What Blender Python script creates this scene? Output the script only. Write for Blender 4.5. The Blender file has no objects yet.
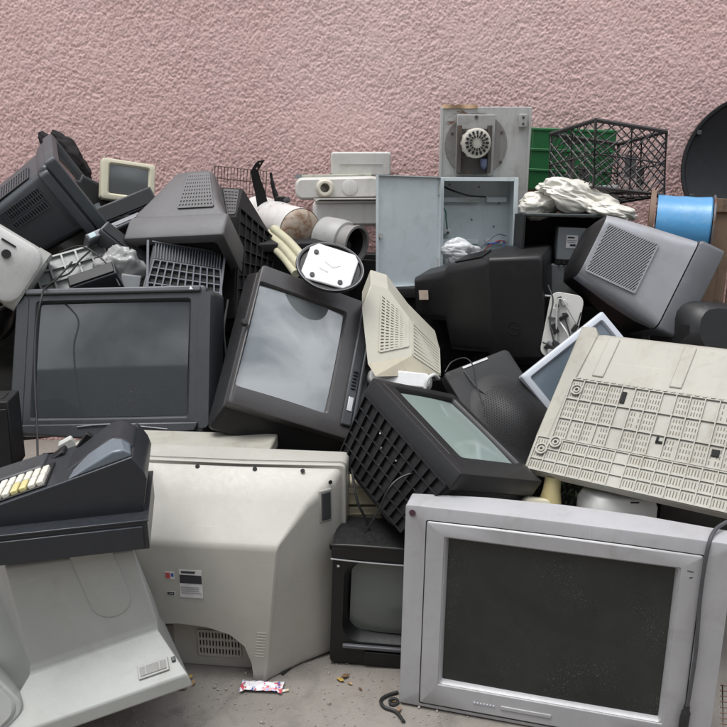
import bpy, bmesh, math, random
import numpy as np
from mathutils import Vector, Matrix, Euler, noise

random.seed(7)
SC = bpy.context.scene
COL = SC.collection
R = math.radians

# ------------------------------------------------------------------ camera
cam_d = bpy.data.cameras.new('camera'); cam = bpy.data.objects.new('camera', cam_d); COL.objects.link(cam)
cam.location = (0, 0, 1.48); cam.rotation_euler = (R(75), 0, 0)
cam_d.sensor_width = 36; cam_d.lens = 800 / 727 * 36; cam_d.clip_start = .05; cam_d.clip_end = 2000
SC.camera = cam
# ------------------------------------------------------------------ sky
SUN_EL, SUN_AZ = 76, 238          # azimuth clockwise from +Y
w = bpy.data.worlds.new('World'); SC.world = w; w.use_nodes = True
nt = w.node_tree; nt.nodes.clear(); N = nt.nodes.new; LK = nt.links.new
wo = N('ShaderNodeOutputWorld'); bg = N('ShaderNodeBackground'); bg.inputs['Strength'].default_value = .08
sky = N('ShaderNodeTexSky'); sky.sky_type = 'NISHITA'; sky.sun_disc = False
sky.sun_elevation = R(SUN_EL); sky.sun_rotation = R(SUN_AZ); sky.dust_density = 4; sky.air_density = 1.2
tc = N('ShaderNodeTexCoord'); cn = N('ShaderNodeTexNoise'); cn.inputs['Scale'].default_value = 2.6; cn.inputs['Detail'].default_value = 7
cn.inputs['Roughness'].default_value = .55; cn.inputs['Distortion'].default_value = .6
cr = N('ShaderNodeValToRGB'); cr.color_ramp.elements[0].position = .40; cr.color_ramp.elements[0].color = (3.3, 3.6, 4.1, 1)
cr.color_ramp.elements[1].position = .62; cr.color_ramp.elements[1].color = (13.2, 13.6, 14.2, 1)
mx = N('ShaderNodeMixRGB'); mx.inputs[0].default_value = .9
LK(tc.outputs['Generated'], cn.inputs['Vector']); LK(cn.outputs['Fac'], cr.inputs[0]); LK(sky.outputs[0], mx.inputs[1]); LK(cr.outputs[0], mx.inputs[2])
# overcast luminance: dimmer towards the horizon, brightest overhead
sx_ = N('ShaderNodeSeparateXYZ'); LK(tc.outputs['Generated'], sx_.inputs[0])
mr = N('ShaderNodeMapRange'); mr.inputs['From Min'].default_value = 0; mr.inputs['From Max'].default_value = 1; mr.inputs['To Min'].default_value = .24; mr.inputs['To Max'].default_value = 1.6
LK(sx_.outputs['Z'], mr.inputs['Value'])
mu = N('ShaderNodeMixRGB'); mu.blend_type = 'MULTIPLY'; mu.inputs[0].default_value = 1; LK(mx.outputs[0], mu.inputs[1]); LK(mr.outputs[0], mu.inputs[2])
LK(mu.outputs[0], bg.inputs['Color']); LK(bg.outputs[0], wo.inputs['Surface'])
# ------------------------------------------------------------------ sun
sl = bpy.data.lights.new('sun', 'SUN'); sun = bpy.data.objects.new('sun', sl); COL.objects.link(sun)
sl.energy = 1.5; sl.angle = R(30); sl.color = (1, .98, .95)
az, el = R(SUN_AZ), R(SUN_EL)
sd = Vector((math.sin(az) * math.cos(el), math.cos(az) * math.cos(el), math.sin(el)))
sun.rotation_euler = sd.to_track_quat('Z', 'Y').to_euler()
SC.view_settings.view_transform = 'Standard'; SC.view_settings.look = 'None'; SC.view_settings.exposure = 0.92; SC.view_settings.gamma = 1
SC.render.engine = 'CYCLES'; SC.cycles.max_bounces = 6; SC.cycles.use_denoising = True

# ------------------------------------------------------------------ materials
MATS = {}
def _mat(name):
    m = bpy.data.materials.new(name); m.use_nodes = True; t = m.node_tree
    b = t.nodes['Principled BSDF']; return m, t, b
def _noise(t, vec, scale, detail=4, rough=.55, dist=0):
    n = t.nodes.new('ShaderNodeTexNoise'); n.inputs['Scale'].default_value = scale; n.inputs['Detail'].default_value = detail
    n.inputs['Roughness'].default_value = rough; n.inputs['Distortion'].default_value = dist
    t.links.new(vec, n.inputs['Vector']); return n.outputs['Fac']
def _ramp(t, fac, a, b, ca=(0, 0, 0, 1), cb=(1, 1, 1, 1)):
    r = t.nodes.new('ShaderNodeValToRGB'); r.color_ramp.elements[0].position = a; r.color_ramp.elements[1].position = b
    r.color_ramp.elements[0].color = ca; r.color_ramp.elements[1].color = cb; t.links.new(fac, r.inputs[0]); return r.outputs[0]
def _mix(t, fac, a, b, mode='MIX'):
    m = t.nodes.new('ShaderNodeMixRGB'); m.blend_type = mode
    for i, v in ((0, fac), (1, a), (2, b)):
        if hasattr(v, 'links') or hasattr(v, 'is_linked'): t.links.new(v, m.inputs[i])
        elif isinstance(v, (int, float)): m.inputs[i].default_value = v
        else: m.inputs[i].default_value = (*v, 1) if len(v) == 3 else v
    return m.outputs[0]
def _math(t, op, a, b=None):
    m = t.nodes.new('ShaderNodeMath'); m.operation = op
    for i, v in ((0, a), (1, b)):
        if v is None: continue
        if isinstance(v, (int, float)): m.inputs[i].default_value = v
        else: t.links.new(v, m.inputs[i])
    return m.outputs[0]
def plastic(name, col, rough=.42, dust=.25, dirt=.35, metal=0., bump=.06, grain=350, dirtcol=(.10, .085, .065), dustcol=(.33, .31, .28), rust=0., spec=.5):
    if name in MATS: return MATS[name]
    if max(col) < .13 and dirtcol == (.10, .085, .065): dirtcol = tuple(k * 2.2 + .01 for k in col); dustcol = (.20, .205, .21); spec = .5 if max(col) > .025 else .38
    m, t, b = _mat(name)
    c = t.nodes.new('ShaderNodeTexCoord'); v = c.outputs['Object']
    g = t.nodes.new('ShaderNodeNewGeometry')
    oi = t.nodes.new('ShaderNodeObjectInfo')
    lo = _noise(t, v, 2.3, 5, .6, .4); mid = _noise(t, v, 11, 6, .65, 1.2); fine = _noise(t, v, grain, 2)
    smear = _noise(t, v, 28, 8, .75, 2.5)
    var = _ramp(t, lo, .3, .7, tuple(.86 * k for k in col) + (1,), tuple(min(1, 1.1 * k) for k in col) + (1,))
    dm = _math(t, 'MULTIPLY', _ramp(t, mid, .52, .74), dirt)
    c1 = _mix(t, dm, var, dirtcol)
    sep = t.nodes.new('ShaderNodeSeparateXYZ'); t.links.new(g.outputs['Normal'], sep.inputs[0])
    up = _ramp(t, sep.outputs['Z'], .05, .95)
    du = _math(t, 'MULTIPLY', _math(t, 'MULTIPLY', _math(t, 'ADD', _math(t, 'MULTIPLY', up, .8), .2), _ramp(t, smear, .3, .72)), dust)
    c2 = _mix(t, du, c1, dustcol)
    mp = t.nodes.new('ShaderNodeMapping'); mp.inputs['Scale'].default_value = (16, 16, 1.3); t.links.new(v, mp.inputs['Vector'])
    stv = _noise(t, mp.outputs[0], 1.6, 6, .65, .3)
    c2 = _mix(t, _math(t, 'MULTIPLY', _ramp(t, stv, .55, .8), dirt * .8), c2, dirtcol)
    mp2 = t.nodes.new('ShaderNodeMapping'); mp2.inputs['Scale'].default_value = (3, 40, 160); mp2.inputs['Rotation'].default_value = (.5, .4, .9); t.links.new(v, mp2.inputs['Vector'])
    scr_ = _noise(t, mp2.outputs[0], 1.0, 3, .6, .15)
    c2 = _mix(t, _math(t, 'MULTIPLY', _ramp(t, scr_, .70, .735), .35 if max(col) < .2 else .15), c2, tuple(min(1, k * 1.6 + .06) for k in col))
    if rust:
        rn = _noise(t, v, 6, 8, .7, .8)
        c2 = _mix(t, _math(t, 'MULTIPLY', _ramp(t, rn, .62 - .3 * rust, .66 - .2 * rust), .9), c2, (.16, .07, .03))
    t.links.new(c2, b.inputs['Base Color'])
    ro = _math(t, 'ADD', _math(t, 'MULTIPLY', smear, .3), rough - .15)
    ro = _math(t, 'ADD', ro, _math(t, 'MULTIPLY', du, .5))
    t.links.new(ro, b.inputs['Roughness'])
    b.inputs['Metallic'].default_value = metal; b.inputs['Specular IOR Level'].default_value = spec
    bp = t.nodes.new('ShaderNodeBump'); bp.inputs['Strength'].default_value = bump * 3; bp.inputs['Distance'].default_value = .001
    t.links.new(_math(t, 'ADD', fine, _math(t, 'MULTIPLY', mid, .6)), bp.inputs['Height']); t.links.new(bp.outputs[0], b.inputs['Normal'])
    MATS[name] = m; return m
def glass(name, col, rough=.07, dust=.25, dustcol=(.30, .30, .28), spec=.6, coat=0.):
    m, t, b = _mat(name)
    c = t.nodes.new('ShaderNodeTexCoord'); v = c.outputs['Object']
    n = _noise(t, v, 7, 8, .7, .2); sp = _noise(t, v, 420, 2, .5); sm = _noise(t, v, 2, 5, .6, 2)
    d = _math(t, 'MULTIPLY', _ramp(t, n, .2, .9), dust * .35)
    s = _math(t, 'MULTIPLY', _math(t, 'MULTIPLY', _ramp(t, sp, .64, .72), _ramp(t, sm, .45, .62)), min(1, dust * 3))
    f = _math(t, 'MAXIMUM', d, s)
    t.links.new(_mix(t, f, col, dustcol), b.inputs['Base Color'])
    t.links.new(_math(t, 'ADD', _math(t, 'MULTIPLY', f, .5), rough), b.inputs['Roughness'])
    b.inputs['Specular IOR Level'].default_value = spec
    b.inputs['Coat Weight'].default_value = coat; b.inputs['Coat IOR'].default_value = 1.75; b.inputs['Coat Roughness'].default_value = .02
    return m
def flat(name, col, rough=.5, metal=0.):
    if name in MATS: return MATS[name]
    m, t, b = _mat(name); b.inputs['Base Color'].default_value = (*col, 1); b.inputs['Roughness'].default_value = rough; b.inputs['Metallic'].default_value = metal
    c = t.nodes.new('ShaderNodeTexCoord'); n = _noise(t, c.outputs['Object'], 30, 5)
    t.links.new(_ramp(t, n, .25, .75, tuple(.8 * k for k in col) + (1,), tuple(min(1, 1.15 * k) for k in col) + (1,)), b.inputs['Base Color'])
    MATS[name] = m; return m
M_black = plastic('black_plastic', (.009, .009, .0095), .42, .06, .06)
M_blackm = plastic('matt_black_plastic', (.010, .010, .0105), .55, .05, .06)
M_dark = plastic('charcoal_plastic', (.030, .033, .037), .38, .08, .12)
M_dark2 = plastic('slate_plastic', (.034, .037, .040), .42, .12, .12)
M_brown = plastic('brown_grey_plastic', (.052, .048, .048), .38, .12, .12)
M_taupe = plastic('taupe_plastic', (.102, .099, .101), .5, .2, .12)
M_reg = plastic('register_plastic', (.018, .021, .026), .36, .06, .08)
M_regtop = plastic('register_hump_plastic', (.125, .15, .175), .22, .05, .08)
M_white = plastic('warm_white_plastic', (.39, .378, .34), .42, .10, .25, dirtcol=(.30, .27, .21))
M_white2 = plastic('cool_white_plastic', (.345, .353, .332), .40, .10, .3, dirtcol=(.25, .235, .20))
M_cream = plastic('cream_plastic', (.66, .62, .47), .45, .08, .15, dirtcol=(.38, .33, .2))
M_beige = plastic('beige_plastic', (.35, .337, .293), .5, .12, .5, dirtcol=(.22, .18, .125))
M_silver = plastic('silver_paint', (.375, .375, .385), .36, .10, .3, metal=.08, dirtcol=(.22, .20, .18))
M_silverblue = plastic('pale_silver_paint', (.50, .53, .58), .36, .12, .1, metal=.15)
M_gunm = plastic('gunmetal_plastic', (.30, .305, .325), .36, .15, .15, metal=.2)
M_gunm2 = plastic('dark_gunmetal_plastic', (.10, .104, .114), .4, .15, .15, metal=.15)
M_grey = plastic('mid_grey_plastic', (.20, .215, .225), .5, .25, .25)
M_steel = plastic('galvanised_steel', (.50, .50, .485), .36, .1, .4, metal=.2, dirtcol=(.2, .17, .13), rust=.1)
M_cab = plastic('cabinet_enamel', (.56, .62, .635), .34, .06, .25, dirtcol=(.26, .26, .24))
M_void = flat('dark_void_plastic', (.006, .006, .006), .8)
M_rubber = flat('black_rubber', (.015, .015, .015), .5)
M_slot = flat('slot_dark', (.012, .012, .012), .9)

# ------------------------------------------------------------------ mesh helpers
class MB:
    def __init__(s): s.v = []; s.f = []
    def add(s, vs, fs):
        o = len(s.v); s.v += [tuple(p) for p in vs]; s.f += [tuple(i + o for i in f) for f in fs]; return s
    def box(s, c, sz, M=None):
        x, y, z = (k / 2 for k in sz); c = Vector(c)
        vs = [Vector((a * x, b * y, d * z)) for a in (-1, 1) for b in (-1, 1) for d in (-1, 1)]
        vs = [c + (M @ p if M else p) for p in vs]
        return s.add(vs, [(0, 1, 3, 2), (4, 6, 7, 5), (0, 4, 5, 1), (2, 3, 7, 6), (0, 2, 6, 4), (1, 5, 7, 3)])
    def bar(s, a, b, wd, th, n):
        """box from a to b, wd wide, th along n, sitting on the surface"""
        a, b, n = Vector(a), Vector(b), Vector(n).normalized(); d = (b - a); L = d.length; d.normalize(); sde = d.cross(n).normalized(); n2 = sde.cross(d)
        vs = [a + k * sde * wd / 2 + h * n2 * th + e * d * L for e in (0, 1) for k in (-1, 1) for h in (0, 1)]
        return s.add(vs, [(0, 1, 3, 2), (4, 6, 7, 5), (0, 4, 5, 1), (2, 3, 7, 6), (0, 2, 6, 4), (1, 5, 7, 3)])
    def skin(s, loops, cap0=False, cap1=True):
        n = len(loops[0]); o = len(s.v)
        for l in loops: s.v += [tuple(p) for p in l]
        for k in range(len(loops) - 1):
            for i in range(n):
                j = (i + 1) % n; a = o + k * n; s.f.append((a + i, a + j, a + n + j, a + n + i))
        if cap0: s.f.append(tuple(o + i for i in range(n))[::-1])
        if cap1: s.f.append(tuple(o + (len(loops) - 1) * n + i for i in range(n)))
        return s
    def prism(s, poly, y0, y1, M=None):
        l0 = [Vector((x, y0, z)) for x, z in poly]; l1 = [Vector((x, y1, z)) for x, z in poly]
        if M: l0 = [M @ p for p in l0]; l1 = [M @ p for p in l1]
        return s.skin([l0, l1], True, True)
    def tube(s, pts, r, n=8, smooth=4, closed=False):
        P = [Vector(p) for p in pts]
        if smooth and len(P) > 2: P = catmull(P, smooth)
        loops = []; up = Vector((0, 0, 1))
        for i, p in enumerate(P):
            d = (P[min(i + 1, len(P) - 1)] - P[max(i - 1, 0)]).normalized()
            a = d.cross(up)
            if a.length < 1e-3: a = d.cross(Vector((1, 0, 0)))
            a.normalize(); b = d.cross(a).normalized(); up = -b if up.dot(b) < 0 else b
            rr = r[i * len(r) // len(P)] if isinstance(r, (list, tuple)) else r
            loops.append([p + rr * (math.cos(t) * a + math.sin(t) * b) for t in [k * 2 * math.pi / n for k in range(n)]])
        return s.skin(loops, True, True)
    def lathe(s, prof, n=32, M=None, cap0=False, cap1=False):
        """profile (r, h) about local z"""
        loops = [[Vector((r * math.cos(a), r * math.sin(a), h)) for a in [k * 2 * math.pi / n for k in range(n)]] for r, h in prof]
        if M: loops = [[M @ p for p in l] for l in loops]
        return s.skin(loops, cap0, cap1)
    def build(s, name, mat, parent=None, bevel=0, seg=2, angle=35, kind=None, smooth=True, recalc=True):
        me = bpy.data.meshes.new(name); me.from_pydata(s.v, [], s.f); me.validate()
        if recalc:
            bm = bmesh.new(); bm.from_mesh(me); bmesh.ops.remove_doubles(bm, verts=bm.verts, dist=1e-6); bmesh.ops.recalc_face_normals(bm, faces=bm.faces); bm.to_mesh(me); bm.free()
        if smooth:
            me.shade_smooth(); me.set_sharp_from_angle(angle=R(angle))
        o = bpy.data.objects.new(name, me); COL.objects.link(o); me.materials.append(mat)
        if parent: o.parent = parent
        if kind: o['kind'] = kind
        if bevel:
            b = o.modifiers.new('bevel', 'BEVEL'); b.width = bevel; b.segments = seg; b.limit_method = 'ANGLE'; b.angle_limit = R(40)
        return o
def catmull(P, k):
    out = []
    Q = [P[0] * 2 - P[1]] + P + [P[-1] * 2 - P[-2]]
    for i in range(1, len(Q) - 2):
        a, b, c, d = Q[i - 1:i + 3]
        for j in range(k):
            t = j / k; out.append(.5 * ((2 * b) + (c - a) * t + (2 * a - 5 * b + 4 * c - d) * t * t + (3 * b - a - 3 * c + d) * t ** 3))
    out.append(P[-1]); return out
def thing(name, label, cat, loc=(0, 0, 0), rot=(0, 0, 0), group=None):
    o = bpy.data.objects.new(name, None); COL.objects.link(o); o.empty_display_size = .05
    o.location = loc; o.rotation_euler = [R(a) for a in rot]; tag(o, label, cat, group); return o
def tag(o, label, cat, group=None, kind=None):
    o['label'] = label; o['category'] = cat
    if group: o['group'] = group
    if kind: o['kind'] = kind
    return o
def at_pose(o, loc, rot):
    o.location = loc; o.rotation_euler = [R(a) for a in rot]; return o
def cut(o, cutter_mb):
    """carve a closed shape out of a mesh"""
    c = cutter_mb.build('cutter', M_void, None, smooth=False)
    md = o.modifiers.new('cut', 'BOOLEAN'); md.object = c; md.operation = 'DIFFERENCE'; md.solver = 'EXACT'
    par = o.parent; keep = (o.location.copy(), o.rotation_euler.copy()); o.parent = None; o.location = (0, 0, 0); o.rotation_euler = (0, 0, 0)
    bpy.context.view_layer.update()
    me = bpy.data.meshes.new_from_object(o.evaluated_get(bpy.context.evaluated_depsgraph_get()))
    o.modifiers.clear(); o.data = me; o.parent = par; o.location, o.rotation_euler = keep
    me.shade_smooth(); me.set_sharp_from_angle(angle=R(24))
    bpy.data.objects.remove(c)
def rr(wd, h, r, cx=0, cz=0, n=4, k=4, arch=0):
    """rounded rectangle loop in x,z"""
    r = min(r, wd / 2 * .98, h / 2 * .98); pts = []
    cs = [(wd / 2 - r, -h / 2 + r, -90), (wd / 2 - r, h / 2 - r, 0), (-wd / 2 + r, h / 2 - r, 90), (-wd / 2 + r, -h / 2 + r, 180)]
    for i, (x, z, a) in enumerate(cs):
        for j in range(n + 1):
            t = R(a + 90 * j / n); pts.append((x + r * math.cos(t), z + r * math.sin(t)))
        nx = cs[(i + 1) % 4]; t = R(a + 90); p = pts[-1]; q = (nx[0] + r * math.cos(R(nx[2])), nx[1] + r * math.sin(R(nx[2])))
        for j in range(1, k): pts.append((p[0] + (q[0] - p[0]) * j / k, p[1] + (q[1] - p[1]) * j / k))
    return [(x + cx, z + cz + (arch * (1 - (2 * x / wd) ** 2) if z > 0 else 0)) for x, z in pts]
def L3(loop, y): return [(x, y, z) for x, z in loop]
def patch(P, u, v):
    a, b, c, d = (Vector(p) for p in P)          # 00 10 11 01
    return (a * (1 - u) + b * u) * (1 - v) + (d * (1 - u) + c * u) * v
def pnorm(P):
    a, b, c, d = (Vector(p) for p in P); return ((b - a).cross(d - a)).normalized()
def grille(parent, P, nu, nv, bu, bv, mat, h=.004, name='vent_grille', out=None, gap=None, border=True):
    """perforated vent: black plate with bars over it. nu x nv openings; bu,bv = bar share of the pitch"""
    n = pnorm(P)
    if out is not None and n.dot(Vector(out)) < 0: P = [P[1], P[0], P[3], P[2]]; n = pnorm(P)
    pl = MB(); q = [Vector(p) + n * .0008 for p in P]; pl.skin([[p - n * .004 for p in q], q], True, True)
    po = pl.build('vent_gap', gap or M_slot, parent, smooth=False)
    m = MB(); off = n * .0009
    U = (Vector(P[1]) - Vector(P[0])).length / nu; V = (Vector(P[3]) - Vector(P[0])).length / nv
    if bu > 0:
        for i in range(nu + 1): m.bar(patch(P, i / nu, 0) + off, patch(P, i / nu, 1) + off, U * bu, h, n)
    if bv > 0:
        for j in range(nv + 1): m.bar(patch(P, 0, j / nv) + off, patch(P, 1, j / nv) + off, V * bv, h * .93, n)
    g = m.build(name, mat, parent, smooth=False, kind='stuff')
    return g
def lattice(parent, P, nu, nv, wd, h, mat, out, lift=.0, base=None):
    """moulded stiffening ribs, each one an object"""
    n = pnorm(P)
    if n.dot(Vector(out)) < 0: P = [P[1], P[0], P[3], P[2]]; n = pnorm(P)
    off = n * lift
    for i in range(nu + 1):
        MB().bar(patch(P, i / nu, 0) + off, patch(P, i / nu, 1) + off, wd, h, n).build('rib', mat, parent, smooth=False)
    for j in range(nv + 1):
        MB().bar(patch(P, 0, j / nv) + off, patch(P, 1, j / nv) + off, wd, h * .92, n).build('rib', mat, parent, smooth=False)
def screen_mesh(sw, sh, ox, oz, y, bulge, r=.02, nx=18, nz=14):
    m = MB(); vs = []; fs = []
    for j in range(nz + 1):
        for i in range(nx + 1):
            a = 2 * i / nx - 1; b = 2 * j / nz - 1
            vs.append((ox + a * sw / 2, y - bulge * (1 - .5 * a * a - .5 * b * b), oz + b * sh / 2))
    for j in range(nz):
        for i in range(nx):
            k = j * (nx + 1) + i; fs.append((k, k + 1, k + nx + 2, k + nx + 1))
    return m.add(vs, fs)
def crt(t, W, H, bez, scr, rear, mb, mh, mg, r=.02, r_in=.012, bulge=.014, recess=.022, arch=0, lip=.006, arch_f=None, nose=0.0, hr=None, flat_in=0.012):
    """tube set: bezel with opening, bulged screen, lofted housing. scr=(w,h,ox,oz); rear=[(y,w,h,cx,cz,r)...]"""
    sw, sh, ox, oz = scr; af = arch if arch_f is None else arch_f
    b = MB()
    b.skin([L3(rr(sw - .004, sh - .004, r_in, ox, oz), recess + .012), L3(rr(sw, sh, r_in, ox, oz), recess),
            L3(rr(sw + flat_in, sh + flat_in, r_in + .004, ox, oz), .004), L3(rr(sw + flat_in + .006, sh + flat_in + .006, r_in + .006, ox, oz), nose),
            L3(rr(W - 2 * lip, H - 2 * lip, r, arch=af), nose * .4), L3(rr(W - lip * .6, H - lip * .6, r, arch=af), lip * .35), L3(rr(W, H, r, arch=af), lip), L3(rr(W, H, r, arch=arch), bez * .9),
            L3(rr(W - .008, H - .008, r, arch=arch), bez), L3(rr(W - .06, H - .06, r, arch=arch), bez)], False, False)
    bo = b.build('bezel', mb, t, angle=30)
    so = screen_mesh(sw - .002, sh - .002, ox, oz, recess + .004, bulge).build('screen', mg, t)
    h = MB(); loops = [L3(rr(W - .03, H - .03, r, arch=arch), bez - .004)]
    for (y, ww, hh, cx, cz, rad) in rear: loops.append(L3(rr(ww, hh, rad, cx, cz), y))
    h.skin(loops, False, True)
    ho = h.build('housing', mh, t, bevel=.003)
    return bo, so, ho
def text(s, size, mat, parent, loc, rot, name='lettering', ext=.0006):
    c = bpy.data.curves.new(name, 'FONT'); c.body = s; c.size = size; c.extrude = ext; c.align_x = 'CENTER'; c.align_y = 'CENTER'
    o0 = bpy.data.objects.new('txt', c); COL.objects.link(o0); bpy.context.view_layer.update()
    me = bpy.data.meshes.new_from_object(o0.evaluated_get(bpy.context.evaluated_depsgraph_get())); bpy.data.objects.remove(o0)
    me.materials.clear(); me.materials.append(mat)
    o = bpy.data.objects.new(name, me); COL.objects.link(o); o.parent = parent; o.location = loc; o.rotation_euler = [R(a) for a in rot]; return o
def cable(label, pts, r, mat=None, name='cable', n=8, k=6):
    return tag(MB().tube(pts, r, n, k).build(name, mat or M_rubber), label, 'cable')
def disc(mb, c, n, r, th, seg=16):
    c, n = Vector(c), Vector(n).normalized(); a = n.orthogonal().normalized(); b = n.cross(a)
    l = [[c + h * n * th + r * (math.cos(t) * a + math.sin(t) * b) for t in [k * 2 * math.pi / seg for k in range(seg)]] for h in (0, 1)]
    return mb.skin(l, True, True)

# ------------------------------------------------------------------ ground and wall
def ground_material():
    m, t, b = _mat('worn_concrete'); c = t.nodes.new('ShaderNodeTexCoord'); v = c.outputs['Object']
    lo = _noise(t, v, 1.7, 6, .6, .5); md = _noise(t, v, 13, 7, .7, .6); fi = _noise(t, v, 130, 4, .7); gr = _noise(t, v, 420, 2, .6)
    col = _ramp(t, lo, .3, .72, (.185, .166, .146, 1), (.262, .240, .214, 1))
    col = _mix(t, _math(t, 'MULTIPLY', _ramp(t, md, .5, .75), .6), col, (.135, .118, .10))
    col = _mix(t, _math(t, 'MULTIPLY', _ramp(t, fi, .55, .75), .45), col, (.29, .272, .248))
    col = _mix(t, _math(t, 'MULTIPLY', _ramp(t, gr, .62, .7), .6), col, (.08, .07, .06))
    oil = _noise(t, v, 3.1, 5, .6, 1.5); col = _mix(t, _math(t, 'MULTIPLY', _ramp(t, oil, .56, .68), .55), col, (.11, .10, .09))
    t.links.new(col, b.inputs['Base Color']); b.inputs['Roughness'].default_value = .9
    bp = t.nodes.new('ShaderNodeBump'); bp.inputs['Strength'].default_value = .7; bp.inputs['Distance'].default_value = .006
    t.links.new(_math(t, 'ADD', md, _math(t, 'MULTIPLY', fi, .5)), bp.inputs['Height']); t.links.new(bp.outputs[0], b.inputs['Normal'])
    return m
def lump_field(ny, nx, lo, hi, seed, ay=1., ax=1.):
    rng = np.random.default_rng(seed); f = np.fft.rfft2(rng.standard_normal((ny, nx)))
    ky = np.fft.fftfreq(ny)[:, None] * ay; kx = np.fft.rfftfreq(nx)[None, :] * ax; k = np.sqrt(kx * kx + ky * ky)
    g = np.fft.irfft2(f * (np.exp(-(k / hi) ** 2) - np.exp(-(k / lo) ** 2)), s=(ny, nx)); return g / g.std()
def grid_obj(name, X, Y, Z, mat):
    ny, nx = X.shape; co = np.stack([X, Y, Z], -1).reshape(-1, 3).astype(np.float32)
    i = np.arange(ny * nx).reshape(ny, nx); q = np.stack([i[:-1, :-1], i[:-1, 1:], i[1:, 1:], i[1:, :-1]], -1).reshape(-1, 4)
    me = bpy.data.meshes.new(name); me.vertices.add(len(co)); me.vertices.foreach_set('co', co.ravel())
    me.loops.add(q.size); me.loops.foreach_set('vertex_index', q.ravel().astype(np.int32))
    me.polygons.add(len(q)); me.polygons.foreach_set('loop_start', np.arange(0, q.size, 4, dtype=np.int32)); me.update(calc_edges=True)
    me.shade_smooth(); o = bpy.data.objects.new(name, me); COL.objects.link(o); me.materials.append(mat); return o
M_ground = ground_material()
g = MB().add([(-400, -400, 0), (400, -400, 0), (400, 400, 0), (-400, 400, 0)], [(0, 1, 2, 3)]).build('ground', M_ground, smooth=False); g['kind'] = 'structure'
def wall_material():
    m, t, b = _mat('pink_stucco'); c = t.nodes.new('ShaderNodeNewGeometry'); v = c.outputs['Position']
    lo = _noise(t, v, 1.1, 6, .6, .5); md = _noise(t, v, 9, 6, .7, .8); fi = _noise(t, v, 90, 3, .6)
    col = _ramp(t, lo, .3, .7, (.69, .465, .44, 1), (.78, .56, .53, 1))
    col = _mix(t, _math(t, 'MULTIPLY', _ramp(t, md, .5, .78), .35), col, (.62, .41, .38))
    col = _mix(t, _math(t, 'MULTIPLY', _ramp(t, fi, .5, .72), .35), col, (.83, .65, .625))
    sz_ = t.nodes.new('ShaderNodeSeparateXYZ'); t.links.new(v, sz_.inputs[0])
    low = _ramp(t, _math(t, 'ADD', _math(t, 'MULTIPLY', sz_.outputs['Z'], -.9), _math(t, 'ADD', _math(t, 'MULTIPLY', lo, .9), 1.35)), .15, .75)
    col = _mix(t, _math(t, 'MULTIPLY', low, .55), col, (.62, .38, .345))          # blends darker and redder towards the bottom of the wall
    big = _noise(t, v, .75, 5, .6, 1.2); col = _mix(t, _math(t, 'MULTIPLY', _ramp(t, big, .5, .7), .3), col, (.80, .63, .605))
    t.links.new(col, b.inputs['Base Color']); b.inputs['Roughness'].default_value = .92
    bp = t.nodes.new('ShaderNodeBump'); bp.inputs['Strength'].default_value = .5; bp.inputs['Distance'].default_value = .004
    t.links.new(fi, bp.inputs['Height']); t.links.new(bp.outputs[0], b.inputs['Normal']); return m
WALL_Y = 3.98
wt = tag(bpy.data.objects.new('stucco_wall', None), 'rough pink stucco wall behind the heap of electronics', 'wall'); COL.objects.link(wt); wt.location = (0, WALL_Y, 0)
M_wall = wall_material()
ny, nx, st = 520, 1040, .0037
d = lump_field(ny, nx, .02, .38, 3, 1.25, .8) * .8 + lump_field(ny, nx, .01, .13, 4, 1.2, .8) * .42 + lump_field(ny, nx, .002, .02, 5) * .35
d = np.where(d > 0, d * .6, d * 1.15) + np.random.default_rng(9).standard_normal((ny, nx)) * .28
d = np.pad(d, ((0, 1), (0, 1)), mode='wrap')                  # the field is periodic, so panels of it join without a seam
zz, xx = np.meshgrid(np.arange(ny + 1) * st, (np.arange(nx + 1) - nx / 2) * st, indexing='ij')
dd = np.clip(d, -3.2, 3) * .0017
o = grid_obj('render_coat', xx, -dd - .012, zz, M_wall); o.parent = wt
for a in (-1, 0, 1):
    for b in (0, 1):
        if a or b: c = o.copy(); COL.objects.link(c); c.parent = wt; c.location = (a * nx * st, 0, b * ny * st)
o.location = (0, 0, 0)
MB().box((0, .15, 1.92), (14, .3, 3.84)).build('masonry', M_wall, wt, smooth=False)

# unseen building added behind the viewer: blocks frontal sky light, reflects in the screens
def added_building_material():
    m, t, b = _mat('added_building_render'); c = t.nodes.new('ShaderNodeTexCoord'); v = c.outputs['Object']
    col = _ramp(t, _noise(t, v, .8, 6, .6, .5), .3, .7, (.17, .155, .14, 1), (.24, .22, .20, 1)); t.links.new(col, b.inputs['Base Color']); b.inputs['Roughness'].default_value = .9; return m
y = MB().box((0, -5.2, 2.8), (22, .4, 5.6)).build('added_yard_building', added_building_material(), smooth=False); y['kind'] = 'structure'
for x, y0, z in ((-4.2, 0, 1.6), (-1.2, 0, 1.6), (2.2, 0, 1.6), (5.0, 0, 1.6)):
    MB().box((x, -4.99, z), (1.2, .05, 1.3)).build('added_window', flat('added_window_glass', (.04, .045, .05), .15), y, bevel=.01)
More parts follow.
